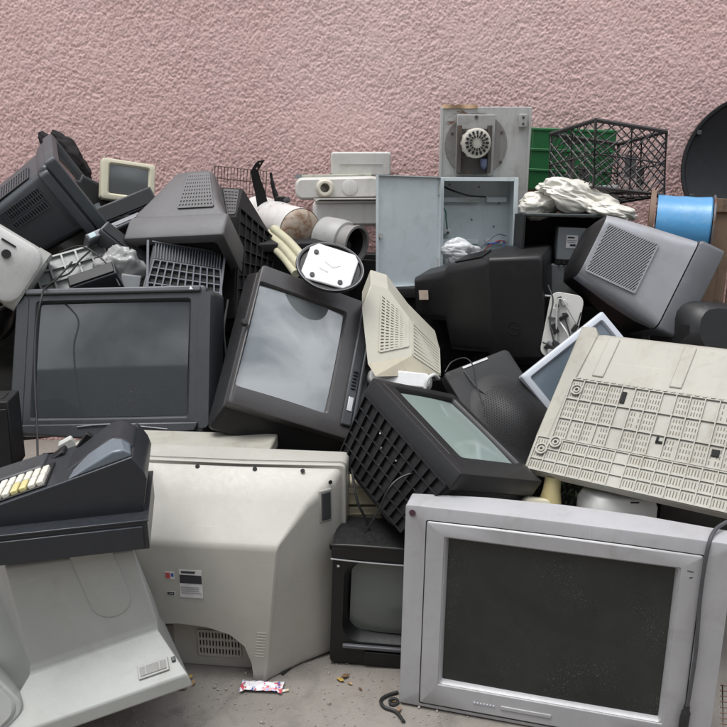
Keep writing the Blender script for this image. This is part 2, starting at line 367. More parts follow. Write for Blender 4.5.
# ================================================================== front row
# ---- silver television
SL, SE = (.4858, 1.7937, .296), (-2, .6, -14.9)
t = thing('television', 'large silver television with dark screen standing on the ground in front', 'television', SL, SE)
M_g1 = glass('dark_screen_glass', (.013, .0155, .0135), .12, .2, spec=.4)
crt(t, .792, .585, .085, (.555, .415, -.005, 0.002), [(.105, .74, .54, 0, 0, .03), (.17, .62, .48, -.005, -.01, .05), (.32, .42, .36, -.005, -.05, .05), (.42, .34, .28, -.005, -.07, .05)],
    M_silver, M_gunm, M_g1, r=.007, arch=.018, arch_f=.004, lip=.004, r_in=.004, recess=.012, bulge=.004, flat_in=.006)
m = MB()                                                                                  # raised inner surround
m.skin([L3(rr(.570, .429, .004, -.005, .002), .002), L3(rr(.573, .432, .004, -.005, .002), -.0035), L3(rr(.657, .524, .004, -.005, -.012, arch=.004), -.004), L3(rr(.665, .531, .005, -.005, -.012, arch=.004), -.0015), L3(rr(.668, .534, .006, -.005, -.012, arch=.004), .002)], False, False)
m.build('screen_surround', M_silver, t, bevel=.001)
MB().skin([L3(rr(.672, .538, .006, -.005, -.012, arch=.004), -.0006), L3(rr(.667, .533, .006, -.005, -.012, arch=.004), -.0006)], False, False).build('surround_groove', M_slot, t, smooth=False)
disc(MB(), (-.377, .0002, .272), (0, -1, 0), .0085, .003, 20).build('round_sticker', flat('maroon_sticker', (.07, .03, .05)), t)
MB().box((-.055, -.0048, -.2475), (.13, .004, .010)).build('control_flap', M_silver, t, bevel=.001)
for k in range(7): MB().box((-.19 + k * .0085, -.0048, -.2475), (.005, .002, .005)).build('chrome_mark', M_silverblue, t, bevel=.0005)
for x, z, w_, a in ((.303, .212, .014, 8), (.306, .196, .008, -20)): MB().box((x, -.0042, z), (w_, .0006, .0022), Euler((0, R(a), 0)).to_matrix()).build('scuff', M_dark2, t, smooth=False)
cable('grey power cable draped down the right side of the silver television', [(0.8895, 1.791, 0.5987), (0.8476, 1.755, 0.5977), (0.8191, 1.719, 0.5875), (0.8079, 1.706, 0.5366), (0.8052, 1.703, 0.4379), (0.8077, 1.697, 0.3047), (0.8033, 1.693, 0.1947), (0.7986, 1.69, 0.1336)], .0048, flat('grey_cable', (.06, .06, .065)))
tag(MB().tube([(0.7999, 1.692, 0.15), (0.7986, 1.69, 0.1336), (0.7961, 1.689, 0.1056), (0.7948, 1.687, 0.0605)], [.0075, .011, .0115, .011], 12, 3).build('cable_plug', M_rubber), 'black moulded plug on the cable hanging over the silver television', 'plug')

# ---- small black television
t = thing('television', 'small black portable television squeezed between white and silver sets', 'television', (.088, 2.035, .193), (4.5, 2.6, -4.1))
M_g2 = glass('greenish_screen_glass', (.12, .135, .125), .16, .15)
crt(t, .365, .386, .055, (.27, .235, .005, .025), [(.07, .345, .36, 0, 0, .03), (.2, .29, .30, 0, -.02, .04), (.30, .2, .2, 0, -.04, .03)], M_black, M_blackm, M_g2, r=.012, r_in=.045, recess=.035, bulge=.026, flat_in=.03)
MB().skin([L3(rr(.372, .05, .02, 0, .188), -.004), L3(rr(.372, .054, .022, 0, .188), .10), L3(rr(.36, .05, .02, 0, .186), .16)], True, True).build('top_cap', M_black, t)
MB().tube([(-.187, -.006, .168), (-.10, -.0085, .1665), (0, -.009, .166), (.10, -.0085, .1665), (.187, -.006, .168)], .0022, 6, 3).build('chrome_trim', M_silver, t)
MB().box((0, -.004, -.125), (.29, .012, .012)).build('chrome_trim', M_gunm2, t, bevel=.003)
MB().box((.02, -.003, -.163), (.20, .008, .045)).build('control_flap', M_black, t, bevel=.003)
disc(MB(), (-.165, -.003, .145), (0, -1, 0), .004, .002, 12).build('power_lamp', flat('lamp_white', (.6, .6, .55)), t)
MB().tube([(-.19, .04, .17), (-.192, .02, .195), (-.18, .0, .21), (-.10, -.006, .2165), (.05, -.006, .2165)], .0035, 8, 4).build('handle', M_rubber, t)

# ---- large white television seen from behind
t = thing('television', 'large white television standing with its sloping back to the viewer', 'television', (-.48, 2.19, 0), (0, 0, -6.3))
def trap(wb, wt_, z0, z1, r, n=4, k=3):
    P = [(wb / 2, z0), (wt_ / 2, z1), (-wt_ / 2, z1), (-wb / 2, z0)]; out = []
    for i in range(4):
        p, a, b = Vector(P[i]), Vector(P[i - 1]), Vector(P[(i + 1) % 4]); d1 = (a - p).normalized(); d2 = (b - p).normalized(); s = p + d1 * r; e = p + d2 * r
        for j in range(n + 1):
            u = j / n; q = s * (1 - u) ** 2 + p * 2 * u * (1 - u) + e * u * u; out.append((q.x, q.y))
        nx_ = P[(i + 1) % 4]; q2 = Vector(nx_) + (p - Vector(nx_)).normalized() * r
        for j in range(1, k): out.append(tuple(e + (q2 - e) * j / k))
    return out
def bow(loop, y, b, W):          # the shell bows towards the rear in the middle
    return [(x, y - b * max(0, 1 - (2 * x / W) ** 2), z) for x, z in loop]
m = MB(); m.skin([bow(trap(.84, .84, .012, .592, .02), .0, .018, .84), bow(trap(.80, .815, .008, .575, .03), -.028, .018, .84), bow(trap(.62, .68, .003, .522, .018), -.09, .010, .7), bow(trap(.462, .550, .001, .440, .008), -.167, .003, .5), bow(trap(.452, .541, .001, .434, .008), -.175, .002, .5), bow(trap(.444, .533, .001, .426, .008), -.181, .002, .5), bow(trap(.434, .523, .001, .414, .008), -.184, .002, .5)], False, True)
ho = m.build('housing', M_white, t, bevel=.004, angle=18)
arch_p = [(-.20, -.02), (.188, -.02), (.182, .06), (.163, .115), (.122, .150), (.055, .170), (-.03, .176), (-.11, .168), (-.17, .145), (-.20, .11)]
cut(ho, MB().prism(arch_p, -.30, -.125))
MB().skin([bow(trap(.862, .862, .004, .604, .02), .0, .018, .86), bow(trap(.862, .862, .004, .604, .02), .018, .018, .86), L3(trap(.862, .862, .002, .606, .02), .10), L3(trap(.80, .80, .03, .57, .02), .11)], True, True).build('bezel', M_white, t, bevel=.003)
MB().skin([bow(trap(.8645, .8645, .003, .6065, .02), .0165, .018, .86), bow(trap(.8645, .8645, .003, .6065, .02), .0195, .018, .86)], False, False).build('seam', M_slot, t, smooth=False)
for x in (-.16, .0, .17, .31):
    disc(MB(), (x, -.022, .5895), (0, -.5, .86), .0065, .002, 14).build('screw_hole', M_slot, t)
MB().box((.379, -.052, .50), (.042, .010, .10), Euler((0, 0, R(41))).to_matrix()).build('grip_recess', plastic('grip_grey', (.30, .29, .27)), t, bevel=.004)
MB().box((.381, -.0545, .50), (.030, .010, .086), Euler((0, 0, R(41))).to_matrix()).build('grip_slot', M_dark2, t, bevel=.003)
disc(MB(), (.392, -.040, .567), (.64, -.77, 0), .006, .003, 12).build('screw_hole', M_slot, t)
M_whs = plastic('recess_white', (.42, .40, .36), .45, .1, .2)
grille(t, [(.01, -.1252, .04), (.135, -.1252, .04), (.135, -.1252, .118), (.01, -.1252, .118)], 13, 3, .52, .30, M_whs, .004, out=(0, -1, 0))
MB().box((-.115, -.127, .07), (.10, .006, .12)).build('socket_panel', plastic('socket_grey', (.22, .21, .195)), t, bevel=.002)
MB().box((-.075, -.132, .024), (.035, .008, .018)).build('power_socket', M_black, t, bevel=.001)
m = MB()
for k in range(9): m.box((.205 + k * .0012, -.1835, .085 + k * .0095), (.026, .004, .003))
m.build('vent_slots', M_whs, t, smooth=False, kind='stuff')
def label_plate(parent, x, y, z, wd, h, cols, name='rating_label', rot=None):
    e = MB().box((x, y, z), (wd, .0012, h)).build(name, flat('label_paper', (.62, .61, .60)), parent, smooth=False)
    for i, (u, v, a, b, mt) in enumerate(cols):
        MB().box((x + u * wd, y - .0009, z + v * h), (a * wd, .0010, b * h)).build('print', mt, e, smooth=False)
    return e
P_blk, P_gry, P_red, P_blu = flat('ink_black', (.03, .03, .035)), flat('ink_grey', (.28, .28, .29)), flat('ink_red', (.45, .07, .07)), flat('ink_blue', (.06, .10, .32))
label_plate(t, .018, -.187, .305, .066, .086, [(0, .17, .96, .30, P_blk), (-.05, -.12, .8, .03, P_gry), (-.05, -.19, .8, .03, P_gry), (-.05, -.26, .8, .03, P_gry), (0, -.33, .86, .03, P_gry), (-.1, .42, .6, .07, P_blk)])
label_plate(t, -.042, -.187, .328, .026, .022, [(-.2, 0, .5, .8, P_red), (.3, .1, .3, .5, P_blu)], 'safety_label')
label_plate(t, -.042, -.187, .272, .024, .013, [(0, 0, .85, .7, P_blk), (0, 0, .5, .3, flat('label_paper', (.62, .61, .60)))], 'safety_label')

# ---- pale monitor shell at the lower left, cash register on top
E1 = (0, 0, 0)
t = thing('monitor', 'pale grey monitor shell tipped on its side under the cash drawer', 'monitor', (-0.6161, 1.629, 0.1689), (-4.141, -14.96, 11.07))
prof = [(.0, .0), (.0, .036), (.10, .12), (.104, .14), (.088, .345), (.105, .36), (.40, .34), (.44, .0)]
LX = {0: -.27, 1: -.27, 2: -.165, 3: -.158, 4: -.115, 5: -.118, 6: -.28, 7: -.33}
ZL = {4: .06, 5: .06, 6: .05}; RX = {0: .215, 1: .213, 2: .162, 3: .164, 4: .176, 5: .168, 6: .10, 7: .10}
m = MB(); m.skin([[(LX[i], p[0], p[1] + ZL.get(i, 0)) for i, p in enumerate(prof)], [(RX[i], p[0], p[1]) for i, p in enumerate(prof)]], True, True)
so = m.build('housing', M_white2, t, bevel=.005, seg=3)
b_ = so.modifiers[0]; b_.angle_limit = R(12)
Ms = Matrix.Rotation(math.atan2(.084, .10), 3, 'X')
def on_ledge(u, v, h): return Vector((u, .05, .078)) + Ms @ Vector((0, v, h))
m = MB().box(on_ledge(.135, -.025, .002), (.075, .034, .006), Ms); m.build('socket_recess_rim', M_white2, t, bevel=.002)
m = MB().box(on_ledge(.135, -.025, .0035), (.064, .022, .007), Ms); m.build('socket_recess', plastic('recess_grey', (.20, .20, .185)), t)
for k in range(2): MB().box(on_ledge(.118 + k * .034, -.025, .0065), (.0022, .021, .003), Ms).build('recess_rib', M_white2, t, smooth=False)
MB().box(on_ledge(.186, -.02, .0025), (.010, .013, .006), Ms).build('button', M_dark2, t, bevel=.002)
pad = [(.03, .40), (.03, .245)] + [(.08 + .05 * math.cos(R(a)), .235 + .045 * math.sin(R(a))) for a in range(190, 351, 20)] + [(.13, .245), (.13, .40)]
def face_y(z): return .104 + (z - .14) * -.016 / .205
MB().skin([[(x, face_y(z) + .004, z) for x, z in pad], [(.08 + (x - .08) * .97, face_y(z) - .002, z + .001) for x, z in pad], [(.08 + (x - .08) * .84, face_y(z) - .0045, .40 + (z - .40) * .93) for x, z in pad]], True, True).build('embossed_pad', M_white2, t, bevel=.003, seg=3)
t = thing('monitor_shell', 'pale curved plastic shell piece at the bottom left corner of the heap', 'shell', (-0.9288, 1.581, 0.1935), (-28.24, -30.72, 39.34))
MB().skin([L3(rr(.22, .16, .03), 0), L3(rr(.24, .18, .05), .03), L3(rr(.24, .18, .05), .12), L3(rr(.2, .15, .05), .2)], True, True).build('housing', M_white2, t, bevel=.004)
MB().skin([L3(rr(.20, .14, .03), -.002), L3(rr(.19, .13, .03), -.008)], False, True).build('panel', M_white2, t)

t = thing('till_box', 'flat dark cash drawer under the cash register', 'cash drawer', (-0.6987, 1.68, 0.5563), (0, -1.2, 12))
MB().box((0, .15, .0395), (.392, .30, .073)).build('case', M_reg, t, bevel=.003)
MB().box((-.004, -.002, .036), (.378, .008, .058)).build('drawer_front', M_reg, t, bevel=.002)
MB().box((0, .15, .077), (.397, .305, .006)).build('top_lip', M_reg, t, bevel=.002)
t = thing('cash_register', 'dark cash register with cream keys and raised rear hump', 'cash register', (-0.7248, 1.72, 0.63), (0, -1.2, 12))
k_ = .0024
def rp(u, v): return ((u - 143) * k_ + .20, (514 - v) * k_ / .94)
side = [rp(-75, 514), rp(143, 514), rp(150, 480), rp(147, 470), rp(138, 456), rp(73, 474), rp(-70, 511)]
MB().prism(side, 0, .25).build('body', M_reg, t, bevel=.004, seg=3)
hump = [rp(56, 484), rp(138, 462), rp(139, 455), rp(128, 447), rp(118, 446), rp(110, 449)]
MB().prism(hump, .066, .21).build('display_hump', M_reg, t, bevel=.014, seg=4)
m = MB(); hl = [rp(75, 473.5), rp(137.5, 456.5), rp(137.5, 453), rp(131, 449), rp(120, 450), rp(100, 460)]
hl2 = [(x - .004, z) for x, z in [rp(77, 475), rp(137, 459), rp(137, 452), rp(128, 446), rp(117, 446), rp(96, 458)]]
m.skin([L3(hl, .004), L3(hl2, .066)], True, True); m.build('side_fairing', M_regtop, t, bevel=.008, seg=3)
a0, b0 = Vector((rp(58, 478.2)[0], 0, rp(58, 478.2)[1])), Vector((rp(-60, 509)[0], 0, rp(-60, 509)[1]))
sd_ = (b0 - a0).normalized(); nd_ = Vector((-sd_.z, 0, sd_.x)); nd_ = nd_ if nd_.z > 0 else -nd_
Mk = Matrix((sd_, Vector((0, 1, 0)), nd_)).transposed()
M_key = plastic('key_cream', (.66, .64, .56), .4, .05, .2, dirtcol=(.4, .35, .2)); M_keyy = plastic('key_yellow', (.62, .55, .26), .4, .05, .2)
MB().box(a0 + sd_ * .14 + Vector((0, .085, 0)) + nd_ * .003, (.265, .145, .006), Mk).build('key_bed', M_black, t, bevel=.002)
for i in range(12):
    for j in range(2):
        y = (.042, .096)[j]; dy = (.050, .048)[j]
        MB().box(a0 + sd_ * (.020 + i * .0205) + Vector((0, y, 0)) + nd_ * .010, (.0160, dy, .013), Mk).build('key', M_keyy if (j == 0 and i % 4 in (2, 3)) else M_key, t, bevel=.003)
lcd_n = Vector((-.50, 0, .86))
MB().box((*rp(86, 462),)[:1] + (.135,) + (rp(86, 467.5)[1] + .002,), (.03, .05, .004), Euler((0, R(-34), 0)).to_matrix()).build('display_window', glass('lcd_glass', (.11, .115, .09), .2, .1), t, bevel=.001)
MB().box((rp(-10, 495)[0], .20, rp(-10, 495)[1]), (.26, .10, .02), Euler((0, R(-14), 0)).to_matrix()).build('paper_cover', M_dark2, t, bevel=.006)
MB().box((rp(48, 484)[0], .225, rp(48, 483)[1]), (.075, .05, .014), Euler((0, R(-35), 0)).to_matrix()).build('printer_flap', M_black, t, bevel=.004)
MB().box((rp(77, 474)[0], .235, rp(77, 474)[1]), (.02, .02, .08), Euler((0, R(38), 0)).to_matrix()).build('tear_bar', M_black, t, bevel=.003)
tag(MB().skin([L3(rr(.045, .03, .006), 0), L3(rr(.043, .028, .006), .04)], True, True).build('paper_roll_end', flat('grey_white', (.42, .42, .40))), 'small pale plastic cap behind the cash register printer', 'cap')
at_pose(bpy.data.objects['paper_roll_end'], (-0.8636, 2.188, 0.642), (0, -25, 20))
tag(MB().tube([(-0.6979, 2.092, 0.7111), (-0.6964, 2.134, 0.7109), (-0.6711, 2.142, 0.702), (-0.6398, 2.116, 0.6844), (-0.6258, 2.081, 0.6682), (-0.6311, 2.059, 0.6649)], .008, 10, 5).build('orange_hose', flat('salmon_rubber', (.52, .26, .17))), 'curl of salmon orange hose behind the cash register hump', 'hose')

# ================================================================== middle row
# ---- left television
t = thing('television', 'charcoal television with grey screen facing out behind the cash register', 'television', (-0.845, 2.590, 0.800), (-24.2, -1.6, -1.6))
M_g3 = glass('grey_screen_glass', (.036, .041, .043), .04, .10, spec=.6)
crt(t, .635, .50, .075, (.515, .39, 0, .003), [(.10, .60, .47, 0, 0, .03), (.20, .50, .42, 0, -.01, .05), (.34, .36, .30, 0, -.04, .05), (.42, .28, .22, 0, -.06, .04)], M_dark, M_dark, M_g3, r=.014, r_in=.006, recess=.016, bulge=.012, flat_in=.012, lip=.006)
MB().skin([L3(rr(.04, .46, .018, .312, -.005), -.002), L3(rr(.05, .48, .02, .322, -.005), .02), L3(rr(.055, .485, .02, .332, -.005), .08), L3(rr(.03, .44, .014, .328, -.005), .10)], True, True).build('speaker_bulge', M_dark, t)
MB().skin([L3(rr(.04, .46, .018, -.310, -.005), -.002), L3(rr(.05, .48, .02, -.318, -.005), .02), L3(rr(.05, .48, .02, -.318, -.005), .08)], True, True).build('speaker_bulge', M_dark, t)
MB().box((0, -.003, .2365), (.60, .02, .02)).build('top_strip', M_gunm2, t, bevel=.005)
MB().prism([(-.30, -.215), (.30, -.215), (.29, -.245), (.10, -.262), (-.10, -.262), (-.29, -.245)], -.012, .02).build('chin', M_dark, t, bevel=.005)
MB().tube([(-.10, -.014, -.226), (-.03, -.017, -.220), (.05, -.017, -.220), (.13, -.014, -.230), (.2, -.012, -.238)], .003, 6, 4).build('trim_line', M_gunm2, t)
MB().add([(.262, -.0145, .232), (.275, -.0145, .232), (.267, -.0145, .244)], [(0, 1, 2)]).build('sticker', flat('sticker_white', (.7, .7, .7)), t, smooth=False)
cable('thin black cable hanging over the top of the charcoal television', [(-1.038, 2.846, 1.092), (-1.062, 2.762, 1.048), (-1.079, 2.695, 1.027), (-1.041, 2.558, 1.021), (-1.05, 2.505, 0.9199), (-1.035, 2.421, 0.7776), (-1.008, 2.333, 0.6424), (-0.9846, 2.254, 0.5425)], .0035)

# ---- centre television lying on its side
t = thing('television', 'brown grey television lying on its side, screen mirroring the cloudy sky', 'television', (-0.182, 2.539, 0.840), (-53.8, -50.1, 75.2))
M_g4 = glass('cloud_mirror_glass', (.14, .155, .158), .02, .04, spec=1., coat=1.)
bo, so, ho = crt(t, .50, .43, .05, (.365, .308, 0, .0385 + .012), [(.056, .502, .434, -.003, 0, .012), (.11, .570, .468, -.024, .002, .02), (.135, .565, .465, -.022, .002, .02), (.17, .50, .43, -.01, 0, .03), (.26, .40, .36, 0, 0, .05), (.36, .28, .25, 0, -.02, .05), (.42, .22, .2, 0, -.03, .04)], M_brown, M_black, M_g4, r=.012, r_in=.006, recess=.013, bulge=.012, flat_in=.006, lip=.006)
MB().box((0, -.004, -.174), (.42, .012, .038)).build('control_strip', M_dark2, t, bevel=.008)
MB().box((0, -.006, -.197), (.47, .02, .012)).build('chin_strip', M_dark2, t, bevel=.004)
for k in range(6): MB().box((-.02 - k * .012, -.012, -.174), (.005, .006, .016)).build('control_button', M_black, t, bevel=.001)
MB().box((-.135, -.0115, -.174), (.05, .003, .018)).build('name_plate', plastic('plate_silver', (.45, .45, .46), .3, .1, .2, metal=.4), t, bevel=.003)
MB().lathe([(.0, .016), (.009, .015), (.012, .008), (.012, 0)], 18, Matrix.Translation((.023, 0, .228)) @ Matrix.Rotation(R(90), 4, 'X')).build('knob', M_rubber, t)
for x in (-.12, .0, .12): MB().box((-.236, .05, x), (.02, .05, .06)).build('base_foot', M_black, t, bevel=.006)
MB().box((.0, .05, -.222), (.40, .08, .02)).build('underside_lip', M_dark2, t, bevel=.004)
MB().prism([(-.20, -.23), (.10, -.23), (.08, -.26), (-.18, -.26)], .02, .10).build('stand_bracket', M_dark, t, bevel=.004)

# ---- swivel base on top of it
t = thing('swivel_base', 'oval black swivel base with a white square plate on the tipped television', 'swivel base', (-0.1114, 2.651, 1.098), (-44.16, 16.16, -7.128))
Mx = Matrix.Rotation(R(90), 4, 'X') @ Matrix.Diagonal((1.12, .92, 1, 1))
MB().lathe([(.0, -.012), (.088, -.012), (.100, -.006), (.104, .004), (.100, .011), (.093, .011), (.090, .004), (.0, .004)], 48, Mx).build('base_ring', M_black, t)
MB().lathe([(.0985, .0115), (.1, .0125), (.1015, .0115)], 48, Mx).build('rim_wire', M_gunm, t)
MB().prism([(-.060, -.074), (.066, -.070), (.086, -.05), (.083, .05), (.066, .072), (-.064, .074), (-.086, .05), (-.084, -.052)], -.014, -.0045).build('plate', plastic('plate_white', (.74, .74, .74), .3, .1, .2), t, bevel=.004)
for x, z in ((-.06, .035), (-.045, -.055), (.05, -.052)): disc(MB(), (x, -.014, z), (0, -1, 0), .0085, .005, 12).build('rubber_foot', M_rubber, t)
for a, b in (((-.02, .01), (.012, -.004)), ((.012, -.004), (.03, .012)), ((-.03, -.02), (0, -.026))): MB().bar((a[0], -.0141, a[1]), (b[0], -.0141, b[1]), (.006), .0012, (0, -1, 0)).build('moulded_mark', flat('mark_grey', (.5, .5, .5)), t, smooth=False)

# ---- cream vented monitor casing
t = thing('monitor', 'cream monitor casing with many cooling slots wedged behind the tipped television', 'monitor', (0.104, 2.755, 0.8642), (0, -0, 0))
def off(p, y=0): return p
c0 = Vector((0.104, 2.755, 0.8642))
def lp(p): return Vector(p) - c0
A, B, C_, D_ = lp((0.026, 2.755, 1.028)), lp((0.0859, 2.776, 1.006)), lp((0.1657, 2.735, 0.9042)), lp((0.1615, 2.634, 0.8006))
E_, F_ = lp((0.0147, 2.53, 0.8003)), lp((-0.0051, 2.668, 0.9599))
G_, H_ = lp((0.2735, 2.776, 0.7898)), lp((0.2693, 2.674, 0.7185))
I_ = lp((0.0406, 2.5, 0.7647))
M_ivory = plastic('ivory_plastic', (.48, .46, .385), .45, .08, .25, dirtcol=(.36, .32, .22))
bk = Vector((.0, .20, .02))
MB().add([A, B, C_, D_, E_, F_, A + bk, B + bk, C_ + bk, F_ + bk], [(0, 1, 2, 3, 4, 5), (0, 6, 7, 1), (1, 7, 8, 2), (0, 5, 9, 6)]).build('side_panel', M_ivory, t, smooth=False, bevel=.004)
MB().add([C_, G_, H_, D_, C_ + bk, G_ + bk, H_ + bk], [(0, 1, 2, 3), (0, 4, 5, 1), (1, 5, 6, 2)]).build('rear_panel', M_ivory, t, smooth=False, bevel=.004)
MB().add([D_, H_, I_, E_, D_ + bk * .6, H_ + bk * .6, I_ + bk * .6], [(0, 1, 2, 3), (1, 5, 6, 2)]).build('under_panel', plastic('old_cream', (.46, .42, .32)), t, smooth=False, bevel=.004)
M_sbr = flat('slot_brown', (.17, .145, .105))
P0 = [lp((0.0516, 2.582, 0.8277)), lp((0.152, 2.655, 0.8304)), lp((0.1551, 2.735, 0.9114)), lp((0.0607, 2.744, 0.9909))]
grille(t, P0, 6, 17, .3, .5, M_ivory, .003, out=(0, -1, 0), gap=M_sbr)
grille(t, [patch([D_, H_, G_, C_], u, v) for u, v in ((.05, .06), (.95, .06), (.95, .95), (.05, .95))], 1, 9, .04, .62, M_ivory, .003, out=(0, -1, 0), gap=M_sbr)
# white moulding under it
t = thing('plastic_moulding', 'white plastic moulding with a lead under the cream casing', 'plastic moulding', (0.1214, 2.557, 0.745), (-30.14, 5.194, -3.008))
MB().skin([L3(rr(.20, .05, .02), 0), L3(rr(.22, .06, .025), .03), L3(rr(.20, .06, .02), .2)], True, True).build('body', plastic('clean_white', (.66, .66, .65), .35, .05, .15), t, bevel=.004)
MB().tube([(.085, -.008, -.03), (.09, -.014, .0), (.11, -.01, .02), (.13, .03, .02)], .006, 8, 4).build('lead', flat('pale_lead', (.55, .55, .53)), t)

# ---- black television with ribbed underside
t = thing('television', 'black television tipped on its side showing its ribbed underside', 'television', (.275, 2.223, .685), (-110.5, 21.2, -56.6))
M_g5 = glass('pale_green_glass', (.21, .26, .24), .08, .15)
crt(t, .445, .378, .06, (.325, .268, -.022, .021), [(.085, .43, .36, 0, -.004, .02), (.20, .36, .27, 0, -.05, .03), (.27, .26, .20, 0, -.085, .03)], M_black, M_blackm, M_g5, r=.006, r_in=.006, recess=.012, bulge=.008, flat_in=.008, lip=.004)
Pl = [(-.205, .055, -.187), (.205, .055, -.187), (.17, .25, -.190), (-.17, .25, -.190)]
lattice(t, Pl, 11, 5, .0035, .010, M_black, (0, 0, -1))
MB().skin([[Vector(p) + Vector((0, 0, .012)) for p in Pl], [Vector(p) + Vector((0, 0, .0005)) for p in Pl]], True, True).build('underside', M_blackm, t)
MB().box((-.03, -.0005, -.160), (.34, .002, .003)).build('control_strip', M_dark2, t, bevel=.002)
for x, z, y in ((-.08, .10, -.2), (-.05, .13, -.2), (.02, .12, -.2), (-.02, .17, -.2)): disc(MB(), (x, z, -.1905), (0, 0, -1), .003, .004, 8).build('paint_fleck', flat('fleck_white', (.6, .6, .58)), t)
cable('black lead curling off the ribbed black television', [(0.2076, 2.116, 0.6454), (0.1901, 2.074, 0.6414), (0.1554, 2.049, 0.6277), (0.0999, 2.034, 0.6104), (0.0668, 2.017, 0.5828), (0.0426, 2.021, 0.5215), (0.0042, 2.041, 0.4418)], .003)

# ---- black monitor back with perforated dome
t = thing('monitor', 'black monitor back with a perforated dome behind the ribbed television', 'monitor', (.486, 2.546, .623), (-46.7, -14.3, 22.5))
h = MB(); h.skin([L3(rr(.262, .40, .018, 0, .025), .05), L3(rr(.262, .40, .018, 0, .025), .004), L3(rr(.255, .393, .016, 0, .025), 0), L3(rr(.235, .372, .02, 0, .02), -.002)], True, True)
h.build('housing', M_blackm, t, bevel=.002)
def dome(px, pz):
    q = math.sqrt((px / .13) ** 2 + (pz / .18) ** 2)
    return .05 * (.5 + .5 * math.cos(math.pi * q)) ** .8 if q < 1 else 0
vs, fs = [], []; nr, na = 16, 48; cxd, czd = .0, -.02
for i in range(nr + 1):
    for j in range(na):
        a = 2 * math.pi * j / na; r_ = i / nr; x, z = .13 * r_ * math.cos(a), .18 * r_ * math.sin(a); vs.append((cxd + x, -.0015 - dome(x * .999, z * .999), czd + z))
for i in range(nr):
    for j in range(na): fs.append((i * na + j, i * na + (j + 1) % na, (i + 1) * na + (j + 1) % na, (i + 1) * na + j))
MB().add(vs, fs).build('dome', M_blackm, t)
m = MB()
for i in range(-13, 14):
    for j in range(-16, 17):
        x, z = i * .0082 + (j % 2) * .0041, j * .0082
        if (x / .092) ** 2 + (z / .125) ** 2 < 1:
            e = .001; nx_ = (dome(x + e, z) - dome(x - e, z)) / (2 * e); nz_ = (dome(x, z + e) - dome(x, z - e)) / (2 * e)
            disc(m, (cxd + x, -.0012 - dome(x, z), czd + z), (-nx_, -1, -nz_), .0024, .0008, 6)
m.build('perforations', M_void, t, smooth=False, kind='stuff')
MB().box((-.008, -.0035, .2145), (.10, .002, .008), Euler((0, 0, 0)).to_matrix()).build('label_strip', flat('strip_silver', (.5, .5, .5)), t, smooth=False)
MB().tube([(-.06, -.004, .2), (-.055, -.012, .13), (-.03, -.02, .06), (-.02, -.03, .02)], .0025, 6, 4).build('lead', flat('grey_cable', (.06, .06, .065)), t)

# ---- silver monitor corner
t = thing('monitor', 'silver framed monitor with blue grey screen poking out behind the beige casing', 'monitor', (0.7755, 2.633, 0.7262), (-29.96, -32.19, 22.07))
crt(t, .38, .30, .04, (.325, .245, 0, 0), [(.06, .32, .25, 0, 0, .02), (.14, .24, .18, 0, 0, .03), (.2, .18, .14, 0, 0, .03)], M_silverblue, M_gunm, glass('bluegrey_glass', (.10, .13, .16), .2, .2), r=.008, r_in=.004, recess=.008, bulge=.003, flat_in=.006, lip=.006)

# ---- black monitor seen from the side with round emblem
t = thing('monitor', 'black monitor lying with its side and tapering back towards the viewer', 'monitor', (.721, 3.060, .917), (-4.6, 0, 71.9))
h = MB(); h.skin([L3(rr(.36, .35, .02), .0), L3(rr(.385, .385, .025), .006), L3(rr(.40, .39, .018), .02), L3(rr(.40, .39, .018), .195)], True, True); h.build('front_shell', M_black, t, bevel=.002)
MB().skin([L3(rr(.398, .386, .02, 0, .0), .193), L3(rr(.385, .36, .03, 0, .008), .215), L3(rr(.33, .33, .03, 0, .0), .36), L3(rr(.31, .20, .03, 0, .045), .38), L3(rr(.27, .16, .02, 0, .04), .50)], False, True).build('rear_housing', M_black, t, bevel=.004)
MB().box((-.155, .46, .055), (.004, .036, .036)).build('rating_label', flat('tan_label', (.52, .42, .34)), t, smooth=False)
em = MB().lathe([(.026, .0), (.026, .002), (.0235, .002), (.0235, 0)], 32, Matrix.Translation((-.2005, .11, -.07)) @ Matrix.Rotation(R(-90), 4, 'Y')).build('emblem_ring', M_blackm, t)
MB().box((-.2008, .11, -.07), (.0012, .03, .004), Euler((R(18), 0, 0)).to_matrix()).build('emblem_mark', M_blackm, t, smooth=False)
grille(t, [(-.12, .24, .187), (.12, .24, .187), (.10, .34, .170), (-.10, .34, .170)], 12, 1, .5, .1, M_black, .003, out=(0, 0, 1))

# ---- gunmetal monitor, rear up
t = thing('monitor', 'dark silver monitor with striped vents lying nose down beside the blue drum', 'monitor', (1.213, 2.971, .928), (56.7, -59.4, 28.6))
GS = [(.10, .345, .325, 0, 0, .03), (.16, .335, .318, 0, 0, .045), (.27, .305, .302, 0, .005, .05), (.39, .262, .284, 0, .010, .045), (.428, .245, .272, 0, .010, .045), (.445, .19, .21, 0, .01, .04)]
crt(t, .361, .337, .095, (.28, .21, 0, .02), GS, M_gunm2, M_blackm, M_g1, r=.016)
def toparc(y, wd, h, cx, cz, r, o=.002):
    pts = [(-wd / 2 - o, cz + h / 2 - r * 1.9)]
    pts += [(-wd / 2 + r + (r + o) * math.cos(R(q)), cz + h / 2 - r + (r + o) * math.sin(R(q))) for q in range(180, 89, -15)]
    pts += [(-wd / 2 + r + (wd - 2 * r) * k / 6, cz + h / 2 + o) for k in range(1, 6)]
    pts += [(wd / 2 - r + (r + o) * math.cos(R(q)), cz + h / 2 - r + (r + o) * math.sin(R(q))) for q in range(90, -1, -15)]
    pts += [(wd / 2 + o, cz + h / 2 - r * 1.9)]
    return [(x + cx, y, z) for x, z in pts]
